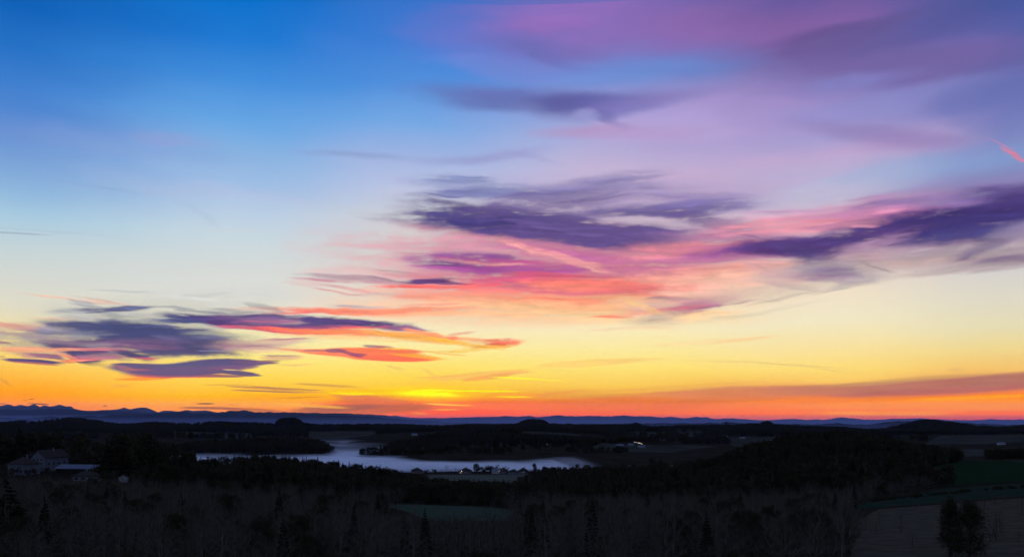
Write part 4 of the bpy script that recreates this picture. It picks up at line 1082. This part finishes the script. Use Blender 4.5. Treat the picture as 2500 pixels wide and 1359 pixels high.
for i, (X, Y, k, D, fat) in enumerate(VT):
    if k[:3] == 'bar': nm, lb = 'bare_tree', 'small bare orchard tree in front of the fog left of the village'
    elif k == 'bush': nm, lb = 'bush', 'dark low bush among the village houses'
    else: nm, lb = 'broadleaf_tree', 'dark round tree among the village houses'
    tree_to(k, X, D, Y, nm, lb, 'bush' if k == 'bush' else 'tree', group={'bare_tree': 'orchard trees', 'bush': 'village bushes', 'broadleaf_tree': 'village trees'}[nm], fat=fat)
tree_to('broad1', 1601, 1180, 1106, 'broadleaf_tree', 'tall dark lone tree right of the village, above the hedges', fat=.9)
tree_to('spruce0', 1545+228, 4300, 1028, 'spruce_tree', 'tiny lone tree on the distant blue ridge right of centre', fat=2)

# ------------------------------------------------------------------ woods: too many to count, one object each, scattered copies of the trees above
def scatter(name, pts, kname, hmin, hmax, fat=1.0, seed=1, label=None):
    me = bpy.data.meshes.new(name)
    me.from_pydata([tuple(p) for p in pts], [], [])
    o = bpy.data.objects.new(name, me); link(o); tag(o, label, 'woodland', None, 'stuff')
    ng = bpy.data.node_groups.new(name, 'GeometryNodeTree')
    ng.interface.new_socket('Geometry', in_out='INPUT', socket_type='NodeSocketGeometry')
    ng.interface.new_socket('Geometry', in_out='OUTPUT', socket_type='NodeSocketGeometry')
    gi = ng.nodes.new('NodeGroupInput'); go = ng.nodes.new('NodeGroupOutput')
    jo = ng.nodes.new('GeometryNodeJoinGeometry')
    src = next(r for r in COL.objects if r.type == 'EMPTY' and r.children and any(c_.data == KIND[kname][0] for c_ in r.children))
    for ch in src.children:
        oi = ng.nodes.new('GeometryNodeObjectInfo'); oi.inputs['Object'].default_value = ch; oi.transform_space = 'ORIGINAL'
        ng.links.new(oi.outputs['Geometry'], jo.inputs[0])
    ip = ng.nodes.new('GeometryNodeInstanceOnPoints')
    ng.links.new(gi.outputs[0], ip.inputs['Points']); ng.links.new(jo.outputs[0], ip.inputs['Instance'])
    rv = ng.nodes.new('FunctionNodeRandomValue'); rv.data_type = 'FLOAT_VECTOR'
    rv.inputs[0].default_value = (0, 0, 0); rv.inputs[1].default_value = (0.06, 0.06, 6.28); rv.inputs['Seed'].default_value = seed
    ng.links.new(rv.outputs[0], ip.inputs['Rotation'])
    r2 = ng.nodes.new('FunctionNodeRandomValue'); r2.data_type = 'FLOAT'
    r2.inputs[2].default_value = hmin; r2.inputs[3].default_value = hmax; r2.inputs['Seed'].default_value = seed+50
    cx = ng.nodes.new('ShaderNodeCombineXYZ'); mm = ng.nodes.new('ShaderNodeMath'); mm.operation = 'MULTIPLY'; mm.inputs[1].default_value = fat
    ng.links.new(r2.outputs[1], mm.inputs[0])
    ng.links.new(mm.outputs[0], cx.inputs[0]); ng.links.new(mm.outputs[0], cx.inputs[1]); ng.links.new(r2.outputs[1], cx.inputs[2])
    ng.links.new(cx.outputs[0], ip.inputs['Scale'])
    ng.links.new(ip.outputs[0], go.inputs[0])
    md = o.modifiers.new('trees', 'NODES'); md.node_group = ng
    return o
def inside(X, D, poly):
    c = np.zeros(X.shape, bool); n = len(poly)
    for i in range(n):
        x1, y1 = poly[i]; x2, y2 = poly[(i+1) % n]
        c ^= ((y1 > D) != (y2 > D)) & (X < (x2-x1)*(D-y1)/((y2-y1)+1e-12)+x1)
    return c
def points(poly, spacing, seed, thresh=None, nscale=60.0, avoid=()):
    """positions inside a polygon given in (X, D); spacing in metres"""
    rs = np.random.RandomState(seed)
    Xs = [p[0] for p in poly]; Ds = [p[1] for p in poly]
    d0, d1 = min(Ds), max(Ds)
    x0 = min((a-1250)/F*d1 if a < 1250 else (a-1250)/F*d0 for a in Xs); x1 = max((a-1250)/F*d1 if a > 1250 else (a-1250)/F*d0 for a in Xs)
    n = int((x1-x0)*(d1-d0)/spacing**2)
    x = rs.uniform(x0, x1, n); D = rs.uniform(d0, d1, n); X = 1250+x/D*F
    ok = inside(X, D, poly)
    for a in avoid: ok &= ~inside(X, D, a)
    if thresh is not None: ok &= fbm(x/nscale+seed*1.7, D/nscale+3.3, 3) > thresh
    X, D, x = X[ok], D[ok], x[ok]
    return np.stack([x, D, hz(X, D)-0.3], -1)
A_MEADOW = [(2085, 150), (2075, 240), (2070, 330), (2110, 345), (2030, 372), (2180, 400), (2300, 445), (2240, 560), (2290, 840), (2900, 860), (2900, 140)]
A_CLEAR = [(1000, 345), (930, 380), (900, 430), (1180, 430), (1340, 372), (1350, 345)]
A_FIELD = [(1030, 985), (1030, 1230), (1345, 1230), (1275, 985)]
A_FARM = [(-300, 380), (-300, 520), (345, 520), (345, 380)]
NEAR = [(-250, 108), (-250, 395), (400, 395), (700, 420), (2280, 440), (2080, 330), (2080, 140), (2000, 108)]
A_FRONT = [(930, 165), (1240, 165), (1260, 350), (930, 350)]
A_GAP = [(468, 560), (470, 812), (572, 812), (566, 560)]
A_FRONT2 = [(1020, 800), (1020, 990), (1300, 990), (1300, 800)]
for i, (k, sp, h0, h1, f) in enumerate([('bare0', 9.5, 6, 11, 1.1), ('bare1', 10, 6, 10, 1.2), ('bare2', 11, 4, 9, 1.3), ('birch', 17, 8, 13, .9), ('leafy0', 22, 5, 10, 1.1), ('spruce1', 34, 6, 12, 1.2)]):
    scatter('woodland', points(NEAR, sp, 5+i, avoid=[A_CLEAR, A_MEADOW, A_FRONT]), k, h0, h1, f, seed=i, label='bare winter woodland on the near slope')
scatter('woodland', points([(2060, 108), (2090, 330), (2620, 330), (2620, 108)], 21, 35), 'bare2', 3, 7, 1.1, seed=79, label='thin young trees dotted over the pale meadow')
scatter('scrub', points([(925, 168), (1245, 168), (1255, 300), (925, 300)], 5.0, 33), 'bare1', 1.6, 3.6, 2.0, seed=77, label='low bare scrub in front of the green clearing')
MIDW = [(-300, 400), (-300, 440), (380, 470), (480, 560), (440, 780), (560, 810), (900, 840), (1030, 980), (1280, 980), (1300, 1180), (1560, 1180), (1720, 960), (2330, 960), (2300, 640), (2250, 560), (2320, 445), (1700, 420), (1200, 440), (700, 425)]
for i, (k, sp, h0, h1, f) in enumerate([('bare1', 13, 8, 13, 1.2), ('broad0', 15, 8, 14, 1.1), ('broad2', 17, 8, 15, 1), ('spruce0', 19, 10, 17, 1.2), ('bare0', 15, 8, 13, 1.2)]):
    scatter('forest', points(MIDW, sp, 25+i, avoid=[A_CLEAR, A_FARM, A_FIELD, A_FRONT2, A_GAP]), k, h0, h1, f, seed=10+i, label='mixed forest filling the slopes below the farm and the hill')
scatter('scrub', points([(468, 560), (470, 812), (572, 812), (566, 560)], 9, 34), 'bush', 2.0, 4.5, 1.6, seed=78, label='low bushes in the gap of the ridge where the fog shows')
HILL = [(1640, 900), (1700, 740), (1820, 690), (1960, 640), (2110, 640), (2240, 700), (2330, 760), (2330, 900), (2100, 960), (1850, 960)]
for i, (k, sp) in enumerate([('broad1', 11), ('spruce2', 13), ('broad0', 12)]):
    scatter('forest', points(HILL, sp, 45+i), k, 11, 17, 1.25, seed=20+i, label='dense forest covering the dark hill right of centre')
for i, (poly, sp, lab) in enumerate([
   ([(2405, 960), (2700, 900), (2700, 1200), (2430, 1150)], 12, 'dark wood at the right edge beyond the lane'),
   ([(2080, 372), (2140, 388), (2500, 405), (2900, 405), (2900, 400), (2500, 398), (2140, 380)], 3.0, 'dry hedge along the top of the pale meadow'),
   ([(1290, 1120), (1300, 1230), (1700, 1180), (1700, 1080)], 16, 'hedges and garden trees right of the village'),
   ([(1440, 1300), (1440, 1420), (1760, 1400), (1760, 1260)], 22, 'scattered trees at the misty edge of the valley')]):
    scatter('hedge' if i == 1 else 'wood', points(poly, sp, 60+i, thresh=(None, None, -0.02, 0.0)[i], nscale=45), ('broad0', 'bush', 'bush', 'broad2')[i], (9, 1.2, 4, 7)[i], (15, 2.6, 9, 12)[i], 1.3, seed=30+i, label=lab)
# woods across the valley
A_HAZED = [[(1430, 2000), (1470, 2420), (1760, 2420), (1640, 2000)], [(1790, 2350), (1760, 2900), (2010, 2900), (1960, 2350)], [(2360, 1450), (2240, 2000), (2500, 2000), (2560, 1450)], [(2250, 2300), (2300, 3000), (2600, 3000), (2600, 2300)], [(400, 2750), (430, 3350), (640, 3350), (590, 2750)], [(1280, 2500), (1260, 2900), (1420, 2900), (1400, 2500)], [(1500, 3000), (1540, 3600), (1800, 3600), (1700, 3000)], [(760, 2900), (740, 3500), (960, 3500), (900, 2900)]]
SPURL = [(430, 2080), (470, 1960), (600, 1940), (640, 1900), (740, 1880), (800, 1960), (812, 2060), (760, 2160), (640, 2150), (480, 2200)]
SPURR = [(878, 1900), (930, 1820), (1100, 1800), (1500, 1830), (1560, 2100), (1500, 2500), (1250, 2760), (1120, 2700), (1040, 2450), (940, 2150)]
for i, (poly, sp, th, k, h0, h1) in enumerate([
   (SPURL, 13, None, 'broad0', 11, 18), (SPURL, 17, None, 'spruce0', 12, 20),
   (SPURR, 20, -0.02, 'broad2', 11, 18), (SPURR, 24, -0.05, 'spruce2', 13, 20),
   ([(1060, 2500), (1100, 2350), (1400, 2400), (1420, 2950), (1130, 3000)], 20, -0.03, 'broad1', 12, 19)]):
    scatter('forest', points(poly, sp, 70+i, thresh=th, nscale=170, avoid=A_HAZED), k, h0, h1, 1.35, seed=40+i, label='dark woods on the spurs above the valley fog')
FARP = [(-700, 2500), (-700, 4700), (3200, 4700), (3200, 2500), (1500, 2500), (1450, 3000), (900, 3000), (500, 2600)]
for i, (sp, th, k) in enumerate([(30, 0.03, 'broad0'), (34, 0.02, 'broad2'), (40, 0.05, 'spruce2')]):
    scatter('forest', points(FARP, sp, 80+i, thresh=th, nscale=420, avoid=A_HAZED), k, 13, 22, 1.5, seed=50+i, label='distant woods in patches over the dark hills')
CR = [(-700, 4180), (-700, 4420), (3200, 4420), (3200, 4180)]
scatter('forest', points(CR, 26, 91, thresh=-0.02, nscale=300), 'broad1', 14, 26, 1.7, seed=60, label='tree line along the crest of the dark hills')
for j, (xa, xb, h) in enumerate([(675, 735, 40), (1272, 1336, 44), (2215, 2300, 34), (1130, 1180, 22), (1380, 1400, 30), (1545, 1565, 34), (1860, 1885, 38), (150, 215, 24), (545, 610, 20)]):
    rs = np.random.RandomState(95+j); n = int((xb-xa)*2.2)+8
    u = rs.uniform(-1, 1, n); X = (xa+xb)/2 + u*(xb-xa)/2; D = 4290 + rs.uniform(-1, 1, n)*110
    z = hz(X, D) - 1.0 + h*0.55*(np.sqrt(1-0.9*np.abs(u)**3)-0.45)*rs.uniform(0.75, 1.1, n)
    X2 = np.concatenate([X, X]); D2 = np.concatenate([D, D-8]); z2 = np.concatenate([z, hz(X, D-8)-1.0])
    scatter('copse', np.stack([(X2-1250)/F*D2, D2, z2], -1), 'broad0', h*.45, h*.62, 1.2, seed=70+j, label='copse of taller trees standing on the skyline of the dark hills')

# ------------------------------------------------------------------ houses
M_white = mat('white_render', (0.115, 0.115, 0.12), (0.08, 0.08, 0.085), 0.7)
M_cream = mat('cream_render', (0.32, 0.30, 0.26), (0.23, 0.22, 0.19), 0.6)
M_grey = mat('weathered_render', (0.16, 0.155, 0.15), (0.11, 0.105, 0.10), 0.6)
M_tile = mat('dark_roof_tiles', (0.045, 0.035, 0.03), (0.028, 0.022, 0.02), 2.0, bump=0.3)
M_slate = mat('pale_metal_roof', (0.12, 0.13, 0.16), (0.09, 0.10, 0.12), 0.4)
M_glass = mat('window_glass', (0.012, 0.014, 0.018), rough=0.15, spec=0.5)
M_wood = mat('dark_timber', (0.035, 0.026, 0.018), (0.022, 0.016, 0.012), 3.0)
M_lit = glow('lit_window', (1.0, 0.78, 0.45), 0.9)
M_lamp = glow('lamp_light', (1.0, 0.86, 0.62), 15.0)
M_pole = mat('galvanised_steel', (0.18, 0.18, 0.18), rough=0.5)

def bx(V_, F_, x0, x1, y0, y1, z0, z1):
    n = len(V_)
    V_ += [(x, y, z) for z in (z0, z1) for y in (y0, y1) for x in (x0, x1)]
    F_ += [(n, n+2, n+3, n+1), (n+4, n+5, n+7, n+6), (n, n+1, n+5, n+4), (n+2, n+6, n+7, n+3), (n, n+4, n+6, n+2), (n+1, n+3, n+7, n+5)]
def house(X, D, w, l, hw, hr, rz, label, wm=None, rm=None, hip=True, win=(), chim=True, lit=(), group=None, name='house', over=0.6, sink=1.0):
    """w across (local x), l deep (local y); win = (wall, along, up, width, height) with wall 0 = front"""
    wm = wm or M_grey; rm = rm or M_tile
    root = bpy.data.objects.new(name, None); link(root); root.location = at(X, D, 0.0); root.rotation_euler[2] = rz
    tag(root, label, 'house' if name != 'barn' else 'barn', group)
    V_, F_ = [], []
    bx(V_, F_, -w/2, w/2, -l/2, l/2, -sink, hw)
    if not hip:   # gable walls on the two short sides
        n = len(V_)
        for sy in (-l/2, l/2):
            V_ += [(-w/2, sy, hw), (w/2, sy, hw), (0, sy, hw+hr)]
        F_ += [(n, n+1, n+2), (n+4, n+3, n+5)]
    obj('wall', mesh('wall', V_, F_, wm), root)
    V_, F_ = [], []
    o = over; t = 0.25
    if hip:
        r = max(0.0, l/2-w/2)
        zz = hw-0.1
        V_ = [(-w/2-o, -l/2-o, zz), (w/2+o, -l/2-o, zz), (w/2+o, l/2+o, zz), (-w/2-o, l/2+o, zz), (0, -r-.1, hw+hr), (0, r+.1, hw+hr)]
        V_ += [(x, y, z+t) for x, y, z in V_]
        F_ = [(0, 3, 2, 1)] + [(6, 7, 10), (7, 8, 11, 10), (8, 9, 11), (9, 6, 10, 11), (0, 1, 7, 6), (1, 2, 8, 7), (2, 3, 9, 8), (3, 0, 6, 9)]
        V_ = V_[:12]
    else:
        k = hr/(w/2)
        pts = [(-w/2-o, hw-o*k+.02), (0, hw+hr+.02), (w/2+o, hw-o*k+.02)]
        for sy in (-l/2-o, l/2+o):
            for (x, z) in pts: V_.append((x, sy, z))
            for (x, z) in pts: V_.append((x, sy, z+t))
        F_ = [(3, 4, 10, 9), (4, 5, 11, 10), (1, 0, 6, 7), (2, 1, 7, 8), (0, 1, 4, 3), (1, 2, 5, 4), (7, 6, 9, 10), (8, 7, 10, 11), (0, 3, 9, 6), (5, 2, 8, 11)]
    ro = obj('roof', mesh('roof', V_, F_, rm), root)
    if chim:
        V_, F_ = [], []
        cx, cy = w*0.12, l*0.08
        bx(V_, F_, cx-.35, cx+.35, cy-.35, cy+.35, hw+hr*0.4, hw+hr+1.0); bx(V_, F_, cx-.45, cx+.45, cy-.45, cy+.45, hw+hr+1.003, hw+hr+1.15)
        obj('chimney', mesh('chimney', V_, F_, wm), ro)
    for q in win:
        side, al, up, ww, wh = q[:5]
        V_, F_ = [], []; GV, GF = [], []
        def place(arrV, arrF, a0, a1, z0, z1, d0, d1):
            if side == 0: bx(arrV, arrF, a0, a1, -l/2-d1, -l/2-d0, z0, z1)
            elif side == 1: bx(arrV, arrF, w/2+d0, w/2+d1, a0, a1, z0, z1)
            else: bx(arrV, arrF, -w/2-d1, -w/2-d0, a0, a1, z0, z1)
        place(V_, F_, al-ww/2-.08, al+ww/2+.08, up-.08, up, .002, .06); place(V_, F_, al-ww/2-.08, al+ww/2+.08, up+wh, up+wh+.08, .002, .06)
        place(V_, F_, al-ww/2-.08, al-ww/2, up, up+wh, .002, .06); place(V_, F_, al+ww/2, al+ww/2+.08, up, up+wh, .002, .06)
        place(V_, F_, al-.03, al+.03, up, up+wh, .03, .055)
        place(GV, GF, al-ww/2, al+ww/2, up, up+wh, .001, .025)
        wo = obj('window', mesh('window', V_, F_, M_wood), root)
        obj('pane', mesh('pane', GV, GF, M_lit if q in lit else M_glass), wo)
    return root
def row(side, n, span, up, ww=1.1, wh=1.3):
    return [(side, -span/2+span*i/(n-1) if n > 1 else 0.0, up, ww, wh) for i in range(n)]

# the farm on the left
house(122, 522, 12.5, 17, 9.0, 4.4, math.radians(-24), 'tall white farmhouse with small dark windows, broad side turned to the slope', wm=M_white, hip=False, win=row(0, 3, 7, 1.2, .9, 1.1)+row(0, 3, 7, 4.2, .9, 1.1)+row(0, 3, 7, 6.8, .9, 1.1)+row(1, 4, 11, 1.2, .9, 1.1)+row(1, 4, 11, 4.2, .9, 1.1))
house(84, 540, 9, 18, 7.6, 2.6, math.radians(66), 'long white wing with a low roof joined behind the tall farmhouse', wm=M_white, hip=False, win=row(2, 4, 11, 2.6, .9, 1.1))
house(58, 482, 12.5, 11, 6.6, 4.2, math.radians(-14), 'smaller white house with a dark hipped roof below the farmhouse', wm=M_white, win=row(0, 3, 7, 1.8, 1.0, 1.2)+row(1, 2, 4, 1.8, 1.0, 1.2))
house(200, 500, 13, 26, 3.4, 1.8, math.radians(82), 'long low shed with a flat dark roof right of the tall farmhouse', wm=M_wood, rm=M_slate, hip=False, chim=False, name='barn', over=1.0)
house(213, 452, 8, 12, 2.8, 2.6, math.radians(86), 'small weathered outbuilding in front of the long shed', wm=M_grey, hip=True, win=row(2, 3, 8, 1.0, 1.6, 1.1))
house(302, 452, 4.6, 6, 2.9, 1.2, math.radians(20), 'little cream hut alone on the slope below the grove', wm=M_cream, hip=False, chim=False)
# low garden wall beside the hut
# the village at the edge of the fog
VH = [
 (1018, 1250, 17, 19, 4.0, 4.6, 12, 'broad dark hip-roofed house, leftmost of the village against the fog', M_grey, M_tile, True, ()),
 (1136, 1235, 15, 17, 4.2, 4.8, -20, 'dark hip-roofed village house with a lamp beside it, between the orchard and the bushes', M_grey, M_tile, True, ()),
 (1212, 1225, 9, 12, 4.6, 3.4, 70, 'small village house with a pale shining roof right of the bushes', M_cream, M_slate, False, ()),
 (1233, 1215, 9, 10, 4.2, 3.2, 20, 'small dark house just right of the pale-roofed one', M_grey, M_tile, True, ()),
 (1254, 1205, 16, 17, 3.8, 4.2, 5, 'wide low dark house left of the tallest village roof', M_grey, M_tile, True, ()),
 (1277, 1210, 15, 14, 4.6, 5.6, -10, 'village house with the tallest dark pyramid roof', M_grey, M_tile, True, ()),
 (1360, 1170, 12, 32, 3.4, 1.6, 88, 'long low building with a pale blue roof at the front of the village', M_cream, M_slate, False, ()),
 (1379, 1215, 11, 16, 4.0, 3.4, 75, 'dark-roofed house behind the long pale-roofed building', M_grey, M_tile, False, ()),
 (1505, 1240, 12, 15, 5.0, 3.4, 40, 'dim grey house among hedges, left one of two right of the village', M_grey, M_tile, False, ()),
 (1535, 1250, 12, 14, 5.4, 3.6, -30, 'dim grey house among hedges, right one of two right of the village', M_grey, M_tile, True, ()),
 (1640, 1215, 12, 15, 4.6, 3.4, 30, 'house with a lit porch right of the tall lone tree', M_cream, M_tile, False, ()),
]
for X, D, w, l, hw, hr, rz, lab, wm, rm, hip, wn in VH:
    ws = row(0, 3, w*0.55, 1.2)+row(1, 3, l*0.55, 1.2)
    house(X, D, w, l, hw, hr, math.radians(rz), lab, wm, rm, hip, win=ws, lit=ws[:1] if X in (1136, 1640) else ())
# scattered farms across the valley
FH = [(637, 3300, 1056, 'small pale farm below the two lamps on the far hillside'), (1012, 2750, 1065, 'pale farm roof at the tip of the second fog bank'),
 (1110, 2500, 1064, 'long dim farm on the wooded spur'), (1262, 2900, 1041, 'dim farm under the copse on the skyline'), (1296, 2400, 1075, 'blue-roofed farm left on the middle slope, beside a lamp'),
 (1512, 2300, 1083, 'faint blue roof left of the row of lamps'), (1540, 2350, 1080, 'broad blue roof just below the row of lamps'), (1566, 2250, 1088, 'narrow blue roof under the broad one'),
 (1613, 2700, 1069, 'pale blue barn roof right of the row of lamps'), (1742, 3200, 1055, 'pale house on the far hillside right of centre'), (1770, 3000, 1060, 'low house beside the pale one on the far hillside'),
 (1812, 2800, 1071, 'small blue roof above the dark hill'), (2094, 3500, 1056, 'pale barn just behind the top of the dark hill'), (2444, 2200, 1088, 'white barn on the far right slope'), (1695, 3300, 1052, 'dim farm near the skyline right of the row of lamps')]
for i, (X, D, Y, lab) in enumerate(FH):
    rm = M_tile if 'dim' in lab else M_slate
    house(X, D, 10, 15+4*(i % 3), 3.6, 3.4, math.radians(80+17*(i % 3)), lab, M_cream if 'pale' in lab or 'white' in lab else M_grey, rm, False, win=(), name='barn' if 'barn' in lab else 'house', chim=False)

# ------------------------------------------------------------------ lamps that are lit
def lamp_meshes():
    V_, F_ = [], []
    prism(V_, F_, (0, 0, 0), (0, 0, 6.2), 0.09, 0.06, 8); prism(V_, F_, (0, 0, 6.15), (0.9, 0, 6.6), 0.05, 0.04, 6)
    pole = mesh('pole', V_, F_, M_pole)
    bm = bmesh.new(); bmesh.ops.create_icosphere(bm, subdivisions=2, radius=0.34)
    for v in bm.verts: v.co.z = v.co.z*0.6+6.35; v.co.x += 0.95
    head = bpy.data.meshes.new('lamp_head'); bm.to_mesh(head); bm.free(); head.materials.append(M_lamp)
    V_, F_ = [], []
    prism(V_, F_, (0.95, 0, 6.5), (0.95, 0, 6.78), 0.42, 0.12, 10)
    cap = mesh('lamp_hood', V_, F_, M_pole)
    return pole, head, cap
POLE, HEAD, HOOD = lamp_meshes()
def lamp(X, D, label, group=None, s=1.0):
    root = bpy.data.objects.new('street_lamp', None); link(root); root.location = at(X, D); root.rotation_euler[2] = -1.57; root.scale = (s, s, s)
    tag(root, label, 'street lamp', group)
    obj('pole', POLE, root); obj('lamp_head', HEAD, root); obj('lamp_hood', HOOD, root)
for X, D, lab, s in [(613, 3400, 'left lamp of the lit pair high on the far hillside', 1.6), (621, 3400, 'right lamp of the lit pair high on the far hillside', 1.6),
    (1270, 2350, 'lone bright lamp left of centre on the middle slope', 1.3), (1293, 3300, 'faint lamp under the skyline copse', 1.0), (1335, 2050, 'lamp low on the slope above the fog', 1.2),
    (1572, 3600, 'orange lamp on the skyline above the row of lamps', 1.3), (1650, 1950, 'single lamp low on the slope right of the village', .9), (1696, 2250, 'single lamp right of the row of lamps', 1.1),
    (1127, 1195, 'lamp beside the hip-roofed house right of the orchard', .9), (1218, 1190, 'lamp in front of the pale-roofed village house', .9), (1278, 1180, 'lamp at the front of the tallest village roof', .7),
    (1630, 1170, 'lamp by the house right of the tall lone tree', .8), (388, 440, 'small lamp inside the dark grove by the farm', .25), (1412, 1600, 'faint lamp at the misty right end of the fog', .6)]:
    lamp(X, D, lab, None, s)
for i in range(7):
    lamp(1549.5+i*2.9, 2420-12*i, 'one lamp of the short lit row on the far slope', 'row of street lamps on the far slope', 1.15)
# a chapel tower and a mast on the left skyline, a mast on the right
def mast(X, D, h, label):
    root = bpy.data.objects.new('mast', None); link(root); root.location = at(X, D); tag(root, label, 'mast')
    V_, F_ = [], []; prism(V_, F_, (0, 0, 0), (0, 0, h), 2.2, 1.6, 4); obj('shaft', mesh('shaft', V_, F_, M_pole), root)
    V_, F_ = [], []; prism(V_, F_, (0, 0, h+.01), (0, 0, h+6), 2.6, 0.05, 4); obj('cap', mesh('cap', V_, F_, M_tile), root)
mast(274, 4250, 16, 'tiny thin tower on the left skyline in the dip of the dark hills')
